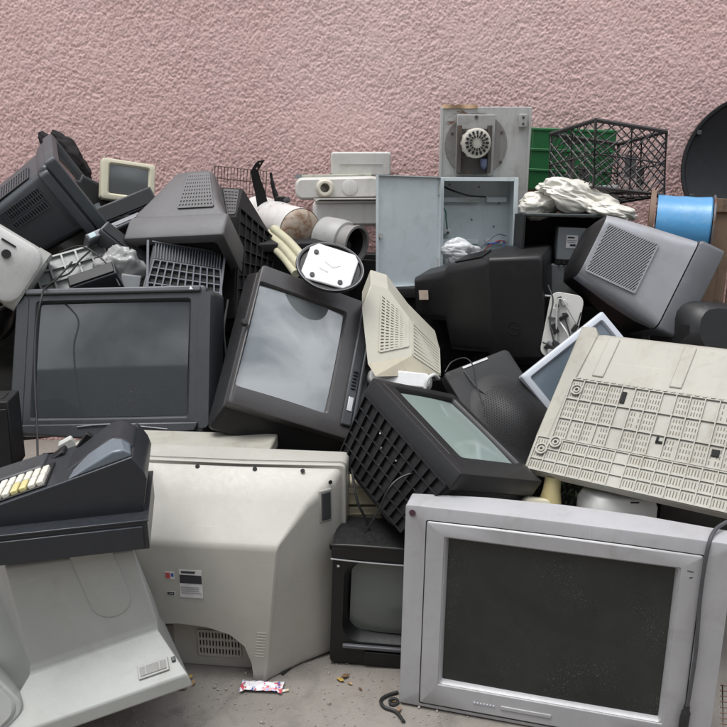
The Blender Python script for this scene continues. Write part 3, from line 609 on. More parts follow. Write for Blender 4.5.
tl = [toparc(*q) for q in GS[:-1]]; n_ = len(tl[0]); m = MB()
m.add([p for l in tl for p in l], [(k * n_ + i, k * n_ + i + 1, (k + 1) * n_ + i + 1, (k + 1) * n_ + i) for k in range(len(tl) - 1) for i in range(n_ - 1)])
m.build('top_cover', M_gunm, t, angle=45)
Pg = [(-.098, .225, .1635), (.095, .225, .1635), (.086, .415, .1555), (-.100, .415, .1555)]
grille(t, Pg, 1, 1, .03, .03, M_gunm, .0032, out=(0, 0, 1))
m = MB()
for k in range(0, 33):          # slanting louvres
    S_ = .5; v0, v1 = k / 22, k / 22 - S_; u0, u1 = 0., 1.
    if v0 <= 0 or v1 >= 1: continue
    if v0 > 1: u0 = (v0 - 1) / S_; v0 = 1
    if v1 < 0: u1 = 1 + v1 / S_; v1 = 0
    m.bar(patch(Pg, u0, v0) + Vector((0, 0, .001)), patch(Pg, u1, v1) + Vector((0, 0, .001)), .0044, .003, (0, 0, 1))
m.build('louvres', M_gunm, t, smooth=False, kind='stuff')
# ---- beige television, ribbed underside up
t = thing('television', 'beige television shell showing its ribbed and slotted underside', 'television', (0.828, 2.148, 0.691), (-44.9, -1.3, -36.4))
prof = [(.014, -.17), (.0, -.07), (.0, .145), (.022, .165), (.06, .352), (.09, .375), (.34, .33), (.34, .12), (.05, -.16)]
m = MB(); xl = [-.315, -.30, -.292, -.290, -.286, -.28, -.22, -.24, -.31]; m.skin([[(xl[i], p[0], p[1]) for i, p in enumerate(prof)], [(-xl[i] + .03, p[0], p[1]) for i, p in enumerate(prof)]], True, True)
m.build('housing', M_beige, t, bevel=.006, seg=3)
MB().box((.015, .012, -.128), (.70, .04, .118)).build('bezel', M_beige, t, bevel=.006, seg=3)
fl = [(-.345, .012, -.07), (-.291, .008, -.07), (-.291, .012, .15), (-.285, .055, .352), (-.302, .06, .384), (-.350, .062, .382)]
m = MB(); m.skin([fl, [(x + .02, y + .09, z - .02) for x, y, z in fl]], True, True); m.build('side_flange', M_beige, t, bevel=.005)
Pb = [(-.286, -.0005, -.066), (.31, -.0005, -.066), (.305, -.0005, .142), (-.286, -.0005, .142)]
lattice(t, Pb, 15, 3, .0030, .006, M_beige, (0, -1, 0))
Pb2 = [(-.325, -.008, -.184), (.35, -.008, -.184), (.35, -.008, -.074), (-.325, -.008, -.074)]
lattice(t, Pb2, 17, 3, .0030, .005, M_beige, (0, -1, 0))
M_sb = flat('slot_grey_brown', (.15, .13, .10), .8)
m = MB(); rs = random.Random(4)
for i in range(15):
    for j in range(3):
        if i in (4, 7, 10) and (i != 10 or j > 0): continue
        for k in range(4):
            u = -.286 + (i + .2 + k * .2) * .596 / 15; z = -.066 + (j + .5) * .0693
            if rs.random() < .06: continue
            for hz in (-.019, 0, .019): m.box((u, -.0003, z + hz), (.0022, .0016, .013 - .004 * rs.random()))
for i in range(17):
    for j in range(3):
        if i in (6,) : continue
        for k in range(4):
            m.box((-.325 + (i + .2 + k * .2) * .675 / 17, -.0078, -.184 + (j + .5) * .0367), (.0025, .0016, .019))
m.build('vent_slots', M_sb, t, smooth=False, kind='stuff')
for x, z, y in ((-.262, .105, 0), (-.30, -.115, -.008), (-.265, -.085, -.008)):
    MB().lathe([(.018, 0), (.018, .010), (.014, .010), (.014, .004), (.009, .004), (.009, .009), (.005, .009), (.005, .0)], 24, Matrix.Translation((x, y, z)) @ Matrix.Rotation(R(90), 4, 'X')).build('screw_boss', M_beige, t)
for x, z, y, wd, hh in ((-.118, .105, -.002, .013, .038), (.022, -.018, -.002, .024, .006), (.012, -.012, -.002, .006, .020), (.032, -.012, -.002, .006, .02), (.17, -.02, -.002, .02, .02)):
    MB().box((x, y, z), (wd, .006, hh)).build('clip_hole', M_slot, t, smooth=False)
for x in (-.225, .01): MB().box((x, .042, .26), (.036, .012, .17), Euler((R(-11.5), 0, 0)).to_matrix()).build('raised_rib', M_beige, t, bevel=.003)
for i in range(26): MB().box((-.27 + i * .022, -.004, .147), (.011, .008, .005)).build('edge_tab', M_beige, t, smooth=False)

# ================================================================== upper left
M_slate = plastic('pale_slate_plastic', (.052, .060, .067), .40, .15, .12)
t = thing('television', 'slate television tipped on its side against the wall, vented casing towards the viewer', 'television', (-1.181, 3.409, 1.365), (-33.58, -13.24, 110.8))
crt(t, .42, .335, .045, (.33, .25, 0, 0), [(.06, .40, .315, 0, 0, .02), (.085, .385, .30, 0, 0, .03), (.10, .36, .275, 0, 0, .03), (.46, .31, .235, 0, -.01, .04), (.52, .25, .18, 0, -.02, .03)], M_slate, M_slate, M_g1, r=.016)
MB().skin([L3(rr(.425, .30, .02, 0, -.01), .052), L3(rr(.43, .305, .02, 0, -.01), .06), L3(rr(.425, .30, .02, 0, -.01), .088)], True, True).build('flange', M_slate, t)
grille(t, [(-.178, .13, .055), (-.160, .37, .045), (-.160, .37, .085), (-.178, .13, .10)], 22, 2, .45, .2, M_slate, .003, out=(-1, 0, 0))
grille(t, [(-.182, .14, .015), (-.166, .30, .012), (-.166, .30, .035), (-.182, .14, .045)], 14, 1, .5, .2, M_slate, .003, out=(-1, 0, 0))
grille(t, [(-.14, .14, .1375), (.02, .14, .1375), (.02, .34, .123), (-.13, .34, .123)], 3, 16, .1, .5, M_slate, .003, out=(0, 0, 1))
def bag(sx, sy, sz, seed, sub=6):
    bm = bmesh.new(); bmesh.ops.create_icosphere(bm, subdivisions=sub, radius=1); off_ = Vector((seed * 3.1, seed * 1.7, seed * 5.3))
    for v in bm.verts:
        n = v.co.normalized(); wv = noise.noise_vector(n * 1.1 + off_) * .5
        q = n + wv
        lum = noise.noise(n * 1.3 + off_) * .34 + noise.noise(n * 2.6 + off_) * .16
        f1 = 1 - abs(noise.noise(Vector((q.x * 1.6, q.y * 3, q.z * 5)) + off_)) * 2.4; f2 = 1 - abs(noise.noise(Vector((q.x * 5, q.y * 4, q.z * 3.2)) - off_)) * 2.4
        k = 1 + lum + .075 * max(f1, -.3) + .035 * max(f2, -.3)
        v.co = Vector((n.x * sx, n.y * sy, n.z * sz)) * k
    m = MB(); m.v = [tuple(v.co) for v in bm.verts]; m.f = [tuple(x.index for x in f_.verts) for f_ in bm.faces]; bm.free(); return m
def blob(sx, sy, sz, seed, amp=.25, sub=5, f=2.2, ridge=.5, fine=.28):
    bm = bmesh.new(); bmesh.ops.create_icosphere(bm, subdivisions=sub, radius=1)
    off_ = Vector((seed * 3.1, seed * 1.7, seed * 5.3))
    for v in bm.verts:
        n = v.co.normalized(); a = noise.fractal(n * f + off_, 1, 2, 4) ; b = (1 - abs(noise.noise(n * f * 1.7 + off_ * 2)) * 2) * (1 if fine > .2 else -1.3); c = 1 - abs(noise.noise(n * f * 4.1 + off_)) * 2
        k = 1 + amp * a + amp * ridge * b * .5 + amp * ridge * c * fine
        v.co = Vector((n.x * sx, n.y * sy, n.z * sz)) * k
    m = MB(); m.v = [tuple(v.co) for v in bm.verts]; m.f = [tuple(x.index for x in f_.verts) for f_ in bm.faces]; bm.free(); return m
o = bag(.065, .06, .14, 3, 5).build('plastic_sack', plastic('black_sack', (.014, .012, .012), .9, .05, .3, bump=.4, grain=60, spec=.15), angle=60); tag(o, 'black crumpled plastic sack stuck behind the slate television', 'sack'); at_pose(o, (-1.32, 3.663, 1.433), (0, -33, 0))

t = thing('monitor', 'small cream monitor tilted on top of the heap near the wall', 'monitor', (-1.002, 3.496, 1.348), (-11.3, 9.0, 26.5))
crt(t, .225, .172, .05, (.163, .122, .003, .002), [(.06, .21, .16, 0, 0, .02), (.14, .16, .13, 0, 0, .03), (.22, .11, .10, 0, -.01, .02)], M_cream, M_cream, glass('dull_screen_glass', (.085, .095, .092), .12, .2), r=.014, r_in=.008, bulge=.007, recess=.008, lip=.006, flat_in=.008)
# dark slabs under it
def slab(name, label, cat, loc, rot, sz, mat, bev=.004, front=None, extra=None):
    t = thing(name, label, cat, loc, rot); MB().box((0, 0, 0), sz).build('case', mat, t, bevel=bev)
    MB().box((0, -sz[1] / 2 - .003, 0), (sz[0] * .94, .008, sz[2] * .8)).build('front_panel', front or M_black, t, bevel=.002)
    for k in (-.3, 0, .3): MB().box((k * sz[0], 0, sz[2] / 2 + .001), (sz[0] * .16, sz[1] * .5, .003)).build('top_panel', mat, t, bevel=.001)
    if extra: extra(t)
    return t
slab('video_recorder', 'dark video recorder lying right below the small cream monitor', 'video recorder', (-1.018, 3.449, 1.214), (-23.55, -20.32, 26.61), (.27, .20, .075), M_dark2)
slab('video_recorder', 'charcoal video recorder edge between the cream monitor and the slate television', 'video recorder', (-1.162, 3.566, 1.265), (-11.51, 29.5, 24.27), (.22, .18, .10), M_dark)
t = thing('disc_player', 'flat grey disc player with a bright corner below the slate television', 'disc player', (-0.9683, 3.104, 1.164), (-26.7, -19.85, 34.69))
MB().box((0, 0, 0), (.22, .17, .03)).build('case', M_gunm2, t, bevel=.003); MB().box((0, -.087, 0), (.21, .006, .022)).build('front_panel', M_gunm, t, bevel=.002)
MB().box((-.09, -.092, .0), (.026, .006, .018)).build('display_window', flat('bright_cyan_window', (.55, .68, .70), .2), t, bevel=.002)
MB().box((.05, -.092, .0), (.09, .005, .006)).build('disc_tray', M_silver, t, bevel=.001)
# greyish tray with cells
t = thing('plastic_tray', 'grey green ribbed plastic tray with a lead across it behind the charcoal television', 'plastic tray', (-1.078, 2.969, 1.045), (-41.42, -13.69, 21.8))
MB().box((0, .01, 0), (.27, .012, .17)).build('base', plastic('tray_grey_green', (.19, .21, .20), .35, .3, .3), t, bevel=.003)
lattice(t, [(-.13, .004, -.08), (.13, .004, -.08), (.13, .004, .08), (-.13, .004, .08)], 5, 3, .007, .012, plastic('tray_rib', (.26, .28, .27), .35, .3, .2), (0, -1, 0))
MB().tube([(-.13, -.014, -.07), (-.08, -.02, -.03), (-.02, -.018, -.02), (.03, -.02, .02), (.08, -.02, .05)], .0035, 6, 5).build('lead', M_rubber, t)
slab('drive_case', 'dark wedge shaped case leaning on the charcoal television top edge', 'case', (-0.9492, 2.834, 1.007), (-53.47, -17.56, 12.16), (.17, .12, .06), M_dark)
o = bag(.08, .05, .10, 9, 5).build('plastic_film', plastic('grey_film', (.30, .30, .295), .25, .2, .2), angle=70); tag(o, 'crumpled grey plastic film between the tray and the slotted black panel', 'plastic film'); at_pose(o, (-0.901, 2.945, 1.034), (10, 25, 0))
slab('paper_box', 'small pale grey carton peeping over the charcoal television', 'carton', (-0.8486, 2.896, 1.004), (-20.28, 9.391, 11.55), (.07, .06, .06), M_grey, front=M_grey)
slab('stereo_tuner', 'slim charcoal tuner case slanting under the taupe television', 'tuner', (-0.9161, 3.062, 1.085), (-41.93, 41.56, 4.21), (.24, .18, .05), M_gunm2)
# white appliance at the edge
t = thing('monitor', 'white monitor casing with a black knob lying tipped at the left edge', 'monitor', (-1.279, 2.651, 1.159), (-12.3, 35.37, 12.81))
MB().skin([L3(rr(.40, .22, .05, 0, 0), .30), L3(rr(.40, .23, .05), .06), L3(rr(.38, .21, .05), .01), L3(rr(.34, .17, .05), 0)], True, True).build('housing', plastic('gloss_white', (.60, .60, .575), .25, .05, .12), t, bevel=.004)
MB().skin([[(x, y, z) for y, z in [(a, b) for a, b in rr(.27, .235, .05, .15, 0)]] for x in (.155, .162, .192, .196)], True, True).build('end_rim', M_white2, t)
disc(MB(), (.083, .001, .038), (0, -1, 0), .015, .012, 18).build('knob', M_rubber, t)
MB().box((.07, .0, .074), (.05, .008, .006)).build('slot', M_slot, t)
t = thing('vacuum_cleaner', 'glossy black rounded canister with chrome trim at the left edge', 'vacuum cleaner', (-1.342, 2.762, 0.97), (20, 10, 0))
M_gloss = plastic('gloss_black', (.012, .012, .013), .12, .05, .05)
MB().lathe([(.0, .13), (.05, .125), (.09, .10), (.118, .06), (.125, 0), (.12, -.07), (.10, -.12), (0, -.13)], 32).build('body', M_gloss, t)
MB().lathe([(.1235, .035), (.128, .032), (.128, .022), (.1235, .018)], 32).build('chrome_ring', flat('chrome', (.6, .6, .62), .12, 1.), t)
MB().lathe([(.1, .098), (.105, .098), (.108, .086), (.104, .084)], 32).build('chrome_ring', flat('chrome', (.6, .6, .62), .12, 1.), t)
slab('speaker', 'plain black loudspeaker box standing at the left edge by the charcoal television', 'loudspeaker', (-1.161, 2.322, 0.6398), (-4, -0, 12), (.18, .16, .22), M_blackm)

# ---- taupe television face down
t = thing('television', 'taupe television tipped face down with a vented top at the left of the heap', 'television', (-0.663, 3.069, 1.028), (43.3, -3.6, -11.0))
crt(t, .394, .396, .105, (.30, .24, 0, .03), [(.11, .375, .378, 0, 0, .02), (.13, .36, .37, -.01, .003, .02), (.20, .285, .345, -.012, .012, .025), (.35, .165, .28, -.012, .03, .03), (.40, .12, .2, -.01, .03, .03)], M_taupe, M_taupe, M_g1, r=.012, lip=.01)
grille(t, [(-.015, .15, .1895), (.125, .15, .1895), (.064, .335, .172), (-.02, .335, .172)], 11, 9, .45, .55, M_taupe, .003, out=(0, 0, 1), gap=flat('slot_taupe', (.035, .033, .033)))
# ---- black television with ribbed underside beside it
c0 = Vector((-0.4666, 3.163, 1.115)); t = thing('television', 'black television with an open ribbed underside jammed beside the taupe one', 'television', tuple(c0))
A, B, C_, D_ = lp((-0.482, 3.272, 1.326)), lp((-0.3647, 3.279, 1.122)), lp((-0.3851, 3.117, 0.9044)), lp((-0.4824, 2.922, 0.8724))
E_, F_ = lp((-0.5961, 3.376, 1.329)), lp((-0.5323, 3.161, 1.221)); G_ = lp((-0.5716, 3.038, 0.8405)); N_ = lp((-0.4941, 3.141, 1.226))
bk = Vector((-.02, .12, -.01))
MB().add([A, B, C_, D_, E_, F_, G_, N_, A + bk, B + bk, C_ + bk, E_ + bk], [(0, 1, 2, 3, 7), (0, 7, 5, 4), (7, 3, 6, 5), (0, 4, 11, 8), (0, 8, 9, 1), (1, 9, 10, 2)]).build('housing', M_blackm, t, smooth=False)
lattice(t, [N_ * .7 + A * .3, B, C_, D_], 6, 8, .004, .014, M_black, (1, -1, .3))
grille(t, [patch([F_, N_, A, E_], u, v) for u, v in ((.2, .12), (.85, .12), (.85, .9), (.2, .9))], 4, 7, .45, .5, M_taupe, .003, out=(0, -1, .5))
# ---- dark slotted panel
t = thing('ribbed_cover', 'slate grey television back panel with fins and ribs lying under the taupe television', 'back panel', (-.640, 2.887, 1.048), (-52.8, 10.8, 13.6))
MB().prism([(-.128, .13), (.122, .13), (.135, -.13), (-.15, -.13)], .004, .09).build('shell', M_dark, t, bevel=.004)
M_slate2 = plastic('rib_slate', (.085, .092, .105), .4, .2, .15)
MB().skin([[( -.118, .003, .035), (.118, .003, .035), (.13, .003, -.125), (-.14, .003, -.125)], [(-.118, .0035, .035), (.118, .0035, .035), (.13, .0035, -.125), (-.14, .0035, -.125)]], True, True).build('recess', M_void, t, smooth=False)
lattice(t, [(-.138, .003, -.123), (.128, .003, -.123), (.118, .003, .033), (-.12, .003, .033)], 10, 4, .005, .012, M_slate2, (0, -1, 0))
for k in range(24): MB().bar((-.118 + k * .0101, .003, .042), (-.12 + k * .0103, .003, .122), .0035, .008, (0, -1, 0)).build('fin', M_slate2, t, smooth=False)
MB().box((-.004, .0, .127), (.262, .016, .008)).build('edge_rim', M_slate2, t, bevel=.002); MB().box((-.139, .0, 0), (.009, .016, .262), Euler((0, R(-4.5), 0)).to_matrix()).build('edge_rim', M_slate2, t, bevel=.002); MB().box((.127, .0, 0), (.009, .016, .262), Euler((0, R(3), 0)).to_matrix()).build('edge_rim', M_slate2, t, bevel=.002)

# ================================================================== upper middle
M_rustw = plastic('rusty_wire', (.16, .10, .075), .6, .1, .4)
t = thing('wire_rack', 'rusty wire rack leaning on the wall behind the taupe television', 'wire rack', (-0.5774, 3.826, 1.309), (4.022, 5.985, 0.4201))
MB().tube([(-.12, 0, -.1), (-.12, 0, .085), (.12, 0, .085), (.12, 0, -.1)], .0035, 6, 0).build('frame', M_rustw, t)
for k in range(15): MB().tube([(-.105 + k * .015, 0, -.1), (-.105 + k * .015, 0, .085)], .0019, 5, 0).build('wire', M_rustw, t)
for z in (.03, -.03): MB().tube([(-.12, .004, z), (.12, .004, z)], .0025, 5, 0).build('cross_wire', M_rustw, t)
t = thing('bracket', 'bent black steel bracket standing up above the white drum', 'bracket', (-0.4377, 3.514, 1.264), (0, -5, 12))
MB().skin([[(x, y, z), (x + wd, y, z), (x + wd, y + .006, z), (x, y + .006, z)] for x, y, z, wd in ((-.022, 0, -.04, .05), (-.026, 0, .04, .044), (-.033, -.002, .10, .036), (-.034, -.006, .128, .034), (-.012, -.012, .158, .034), (.004, -.015, .17, .03))], True, True).build('strap', M_black, t, bevel=.0015)
for x, z in ((-.012, .138), (.004, .158)): disc(MB(), (x + .005, -.012, z), (0, -1, 0), .004, .006, 10).build('bolt_hole', flat('pink_hole', (.4, .26, .24)), t)
t = thing('wiper_arm', 'thin black arm with a pivot lying on the white drum', 'arm', (-0.3687, 3.515, 1.268))
MB().tube([(-.028, 0, .115), (-.02, 0, .06), (-.004, 0, .0)], [.006, .009, .012], 8, 4).build('arm', M_black, t)
MB().skin([L3(rr(.05, .032, .012, .012, 0), -.015), L3(rr(.05, .032, .012, .012, 0), .02)], True, True).build('pivot', M_black, t, bevel=.003)
MB().tube([(.03, -.01, -.004), (.05, -.015, .004)], .012, 10, 0).build('pin', M_dark2, t)
# white drum with rusty end
p0, p1 = Vector((-0.4774, 3.669, 1.188)), Vector((-0.2619, 3.329, 1.154)); ax = (p1 - p0).normalized(); rot = ax.to_track_quat('Z', 'Y').to_matrix().to_4x4()
t = thing('water_heater', 'white water heater drum with a rusty end cap in the middle of the heap', 'water heater', tuple(p0)); Lh = (p1 - p0).length
MB().lathe([(.0, -.02), (.07, -.015), (.09, 0), (.092, .02), (.092, Lh - .02), (.094, Lh - .015), (.094, Lh)], 40, rot, True).build('drum', plastic('white_enamel', (.66, .65, .63), .35, .05, .3, dirtcol=(.3, .2, .12), rust=.12), t)
MB().lathe([(.092, Lh - .004), (.088, Lh + .01), (.07, Lh + .026), (.03, Lh + .036), (.0, Lh + .038)], 40, rot).build('end_cap', plastic('rusty_cap', (.34, .28, .22), .6, .1, .7, dirtcol=(.12, .05, .025), rust=.42, bump=.5, grain=40), t)
M_hose = plastic('yellowed_hose', (.50, .48, .34), .4, .1, .3)
for k, (a, b, c) in enumerate((((-0.3939, 3.326, 1.142), (-0.316, 3.191, 1.1), (-0.2322, 3.008, 1.039)), ((-0.3669, 3.311, 1.164), (-0.2912, 3.186, 1.121), (-0.2095, 3.014, 1.061)), ((-0.3706, 3.253, 1.101), (-0.312, 3.14, 1.067), (-0.2548, 3.005, 1.025)))):
    tag(MB().tube([a, b, c], .020 - .002 * k, 14, 5).build('drain_hose', M_hose), ('yellowed plastic hose nearest the black ribbed television', 'yellowed plastic hose lying along the white drum end', 'yellowed plastic hose lowest of the three beside the drum')[k], 'hose', 'three yellowed hoses in front of the drum')
# white plastic pieces stacked
M_w3 = plastic('stacked_white', (.56, .55, .52), .4, .06, .35, dirtcol=(.32, .28, .21))
t = thing('foam_block', 'white rectangular foam block topmost of the white stack beside the cabinet', 'foam block', (-0.0115, 3.792, 1.414), (0, -0, 0))
MB().skin([L3(rr(.268, .10, .012), -.002), L3(rr(.276, .107, .014), .004), L3(rr(.278, .108, .014), .02), L3(rr(.272, .104, .014), .12)], True, True).build('block', M_w3, t, bevel=.004)
MB().box((0, -.0045, 0), (.20, .003, .002)).build('mould_line', flat('mark_grey', (.5, .5, .5)), t)
t = thing('plastic_board', 'thin grey green board lying under the white foam block', 'board', (-0.1335, 3.716, 1.363), (-2, -0.9994, 0.0349))
MB().box((0, .05, 0), (.34, .13, .014)).build('board', plastic('board_greenish', (.42, .43, .36), .5, .1, .4), t, bevel=.003); MB().box((-.16, -.016, 0), (.03, .006, .018)).build('edge_clip', M_grey, t)
t = thing('water_tank', 'white plastic tank with a round spout beside the electrical cabinet', 'tank', (-0.1132, 3.631, 1.313), (-3.001, -0.9986, 4.052))
h = MB(); h.skin([L3(rr(.355, .076, .022), -.004), L3(rr(.37, .09, .03), .003), L3(rr(.378, .098, .034), .014), L3(rr(.38, .10, .034), .05), L3(rr(.38, .10, .034), .12), L3(rr(.36, .08, .04), .14)], True, True); h.build('body', M_w3, t)
MB().lathe([(.042, .0), (.040, .012), (.034, .026), (.030, .03), (.022, .03), (.020, .022), (.019, -.01), (0, -.01)], 28, Matrix.Translation((-.058, 0, .002)) @ Matrix.Rotation(R(90), 4, 'X')).build('spout', plastic('old_spout', (.58, .55, .46), .45, .1, .3), t)
disc(MB(), (-.058, -.002, .002), (0, -1, 0), .019, .002, 20).build('spout_hole', flat('spout_dark', (.07, .055, .04)), t)
MB().lathe([(.036, .0), (.035, .007), (.026, .010), (.0, .010)], 28, Matrix.Translation((.052, 0, .002)) @ Matrix.Rotation(R(90), 4, 'X')).build('blank_boss', M_w3, t)
t = thing('moulded_cover', 'off white moulded panel under the spouted tank', 'panel', (-0.0584, 3.511, 1.213), (-2, -0, 6))
MB().skin([L3(rr(.29, .09, .022), -.003), L3(rr(.308, .108, .03), .005), L3(rr(.315, .115, .032), .02), L3(rr(.315, .115, .032), .10)], True, True).build('panel', plastic('offwhite_panel', (.52, .51, .48), .45, .1, .2), t, bevel=.003)
MB().box((0, -.004, .048), (.30, .02, .010)).build('top_edge', M_w3, t, bevel=.003); MB().box((0, -.006, .060), (.31, .05, .004)).build('top_sheet', M_w3, t)
t = thing('blower', 'grey round blower housing with an open mouth beside the cabinet door', 'blower', (-0.0969, 3.318, 1.114), (6, -0, 52))
MX = Matrix.Rotation(R(90), 4, 'X')
MB().lathe([(.0, -.10), (.075, -.095), (.088, -.08), (.09, -.02), (.088, .02), (.082, .032), (.07, .036)], 36, MX, True).build('housing', plastic('blower_grey', (.34, .34, .325), .45, .15, .3), t)
MB().lathe([(.072, .03), (.074, .075), (.079, .08), (.079, .09), (.068, .09), (.066, .05), (.064, .0), (.0, -.02)], 36, MX).build('mouth', plastic('mouth_grey', (.24, .235, .225), .4, .2, .3), t)
MB().lathe([(.0635, .07), (.0635, .002), (.0, .0)], 30, MX).build('throat', M_void, t)
MB().lathe([(.0, .03), (.018, .03), (.02, .0)], 20, MX).build('hub', M_dark2, t)
slab('amplifier', 'black amplifier case in the shade behind the grey blower housing', 'amplifier', (-0.033, 3.495, 0.9238), (-4.005, 2.993, 4.79), (.30, .16, .24), M_blackm)
# ---- motor panel and cabinet
t = thing('motor_panel', 'galvanised steel panel with an electric motor standing above the cabinet', 'motor panel', (.532, 3.631, 1.314), (-.5, .1, .3))
MB().box((0, .012, 0), (.395, .02, .685)).build('sheet', M_steel, t, bevel=.002)
for x in (-.192, .192): MB().box((x, .02, 0), (.010, .05, .68)).build('folded_edge', M_steel, t, bevel=.001)
MB().lathe([(.136, 0), (.134, .005), (.0, .005)], 48, Matrix.Translation((-.040, .0, .185)) @ MX).build('round_plate', plastic('worn_steel', (.30, .29, .275), .4, .1, .6, metal=.5, dirtcol=(.10, .08, .06)), t)
MB().box((-.045, -.012, .18), (.165, .014, .26)).build('mount_plate', plastic('mount_grey', (.36, .355, .34), .45, .1, .5), t, bevel=.003)
for x in (-.118, .012): MB().box((x - .0 , -.035, .165), (.016, .05, .20)).build('mount_rail', plastic('dark_rail', (.06, .05, .045), .5, .1, .4, rust=.3), t, bevel=.002)
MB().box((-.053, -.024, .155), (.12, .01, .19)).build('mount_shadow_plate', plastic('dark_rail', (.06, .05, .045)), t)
MB().lathe([(.056, -.02), (.058, .06), (.062, .064), (.062, .088), (.055, .10), (.030, .108), (.0, .109)], 36, Matrix.Translation((-.053, -.02, .19)) @ MX).build('motor', plastic('motor_cream', (.52, .50, .44), .4, .1, .4), t)
m = MB()
for k in range(16):
    a = k * math.pi / 8
    for r0, r1 in ((.022, .033), (.037, .049)):
        yy = lambda r_: -.131 if r_ < .03 else -.131 + (r_ - .03) * .35
        m.bar((-.053 + r0 * math.cos(a), yy(r0), .19 + r0 * math.sin(a)), (-.053 + r1 * math.cos(a), yy(r1), .19 + r1 * math.sin(a)), .0055 if r0 < .03 else .009, .004, (0, -1, 0))
m.build('cooling_slots', M_slot, t, smooth=False, kind='stuff')
for k in range(12):
    a = k * math.pi / 6; MB().box((-.053 + .0595 * math.cos(a), -.05, .19 + .0595 * math.sin(a)), (.006, .06, .012), Matrix.Rotation(-a, 3, 'Y')).build('cooling_fin', plastic('motor_cream', (.52, .50, .44)), t, smooth=False)
MB().tube([(.0, -.03, .09), (-.01, -.05, .10), (-.012, -.055, .125)], .015, 10, 3).build('cable_gland', flat('gland_blue', (.10, .12, .20)), t)
for x, z in ((-.12, .28), (-.045, .30), (.07, .235), (.07, .11), (-.045, .065), (-.145, .23)): disc(MB(), (x, -.019 if abs(x + .045) < .05 else -.0, z), (0, -1, 0), .0075, .006, 8).build('bolt', plastic('bolt_dark', (.1, .09, .08), metal=.5), t)
MB().box((.158, -.012, .285), (.034, .024, .055)).build('junction_box', plastic('mount_grey', (.36, .355, .34)), t, bevel=.003)
for z in (.272, .298): disc(MB(), (.158, -.0245, z), (0, -1, 0), .005, .002, 10).build('screw', M_dark2, t)
label_plate(t, -.05, -.0205, .072, .03, .012, [(0, 0, .9, .8, P_red)], 'warning_label')
MB().skin([[(x, -.004 + .006 * math.sin(x * 60), .3425 + dz), (x, .03, .3425 + dz)][:2] + [(x, .03, .336), (x, -.004, .336)] for x, dz in [(-.195 + k * .012, .004 + .008 * abs(math.sin(k * 1.9))) for k in range(14)]], True, True).build('torn_gasket', plastic('orange_foam', (.46, .30, .18), .8, .1, .5), t)

t = thing('electrical_cabinet', 'pale blue grey electrical cabinet standing open with loose wires inside', 'cabinet', (.487, 3.425, 1.143), (-5.2, .4, 5.7))
cw, cd, ch = .337, .13, .448
MB().box((0, cd, 0), (cw, .003, ch)).build('back_plate', M_cab, t)
for s in (-1, 1):
    MB().box((s * (cw / 2 - .0015), cd / 2, 0), (.003, cd, ch)).build('side_panel', M_cab, t, bevel=.001)
    MB().box((0, cd / 2, s * (ch / 2 - .0015)), (cw - .007, cd - .004, .003)).build('end_panel', M_cab, t, bevel=.001)
    MB().box((s * (cw / 2 - .009), .0015, 0), (.018, .0035, ch - .004)).build('front_flange', M_cab, t, bevel=.001)
    MB().box((0, .001, s * (ch / 2 - .008)), (cw - .038, .0035, .016)).build('front_flange', M_cab, t, bevel=.001)
for z in (.135, -.045, -.16):
    for x0, x1 in ((-.15, .03), (.06, .15)): MB().box(((x0 + x1) / 2, cd - .014, z), (x1 - x0, .024, .022)).build('mounting_rail', M_cab, t, bevel=.002)
a_ = R(25); dr = Matrix.Rotation(R(0), 4, 'Z')
dm = thing('x', 'x', 'x'); bpy.data.objects.remove(dm)
dx, dy = -math.cos(a_) * .31, -math.sin(a_) * .31
hx, hy = -cw / 2 - .003, -.004
Md = Matrix.Rotation(a_, 3, 'Z')
dctr = Vector((hx + dx / 2, hy + dy / 2, 0))
door = MB().box(dctr, (.31, .003, ch), Md).build('door', M_cab, t, bevel=.001)
for s in (-1, 1):
    MB().box(dctr + Md @ Vector((0, -.008, s * (ch / 2 - .0015))), (.306, .016, .003), Md).build('door_flange', M_cab, door)
    MB().box(dctr + Md @ Vector((s * .1535, -.008, 0)), (.003, .016, ch - .007), Md).build('door_flange', M_cab, door)
    disc(MB(), Vector((hx, hy - .004, s * .15)), (0, 0, 1), .006, .04, 10).build('hinge', M_steel, t)
disc(MB(), dctr + Md @ Vector((-.138, -.003, -.015)), Md @ Vector((0, -1, 0)), .011, .010, 16).build('lock', M_steel, door)
for pts, mt, r_ in (([(-.13, .11, .19), (-.09, .08, .17), (-.02, .07, .15), (.05, .09, .147)], M_rubber, .004), ([(-.155, .10, .11), (-.13, .07, .09), (-.125, .07, .05), (-.115, .09, .01)], flat('wire_green', (.03, .16, .09)), .003),
                    ([(.15, .10, -.02), (.10, .07, -.015), (.05, .06, -.05), (.02, .08, -.085)], flat('wire_grey', (.2, .2, .22)), .003), ([(.15, .1, -.05), (.11, .06, -.04), (.07, .06, -.06), (.04, .08, -.09)], flat('wire_red', (.4, .06, .05)), .0025), ([(.14, .1, -.04), (.13, .06, -.08), (.12, .07, -.12)], flat('wire_blue', (.05, .1, .35)), .003), ([(.12, .1, -.045), (.09, .055, -.05), (.06, .07, -.055)], flat('wire_blue', (.05, .1, .35)), .004)):
    MB().tube(pts, r_, 8, 5).build('wire', mt, t)
MB().box((-.115, .105, 0), (.03, .03, .022)).build('terminal_block', flat('terminal_white', (.6, .6, .58)), t, bevel=.002); MB().box((-.113, .09, -.006), (.01, .02, .01)).build('terminal_screw', M_dark, t)
for x, z in ((-.10, .2), (0, .05), (.1, .02), (.03, .19), (.12, .12)): disc(MB(), (x, cd - .0015, z), (0, -1, 0), .005, .002, 10).build('knockout', M_grey, t)
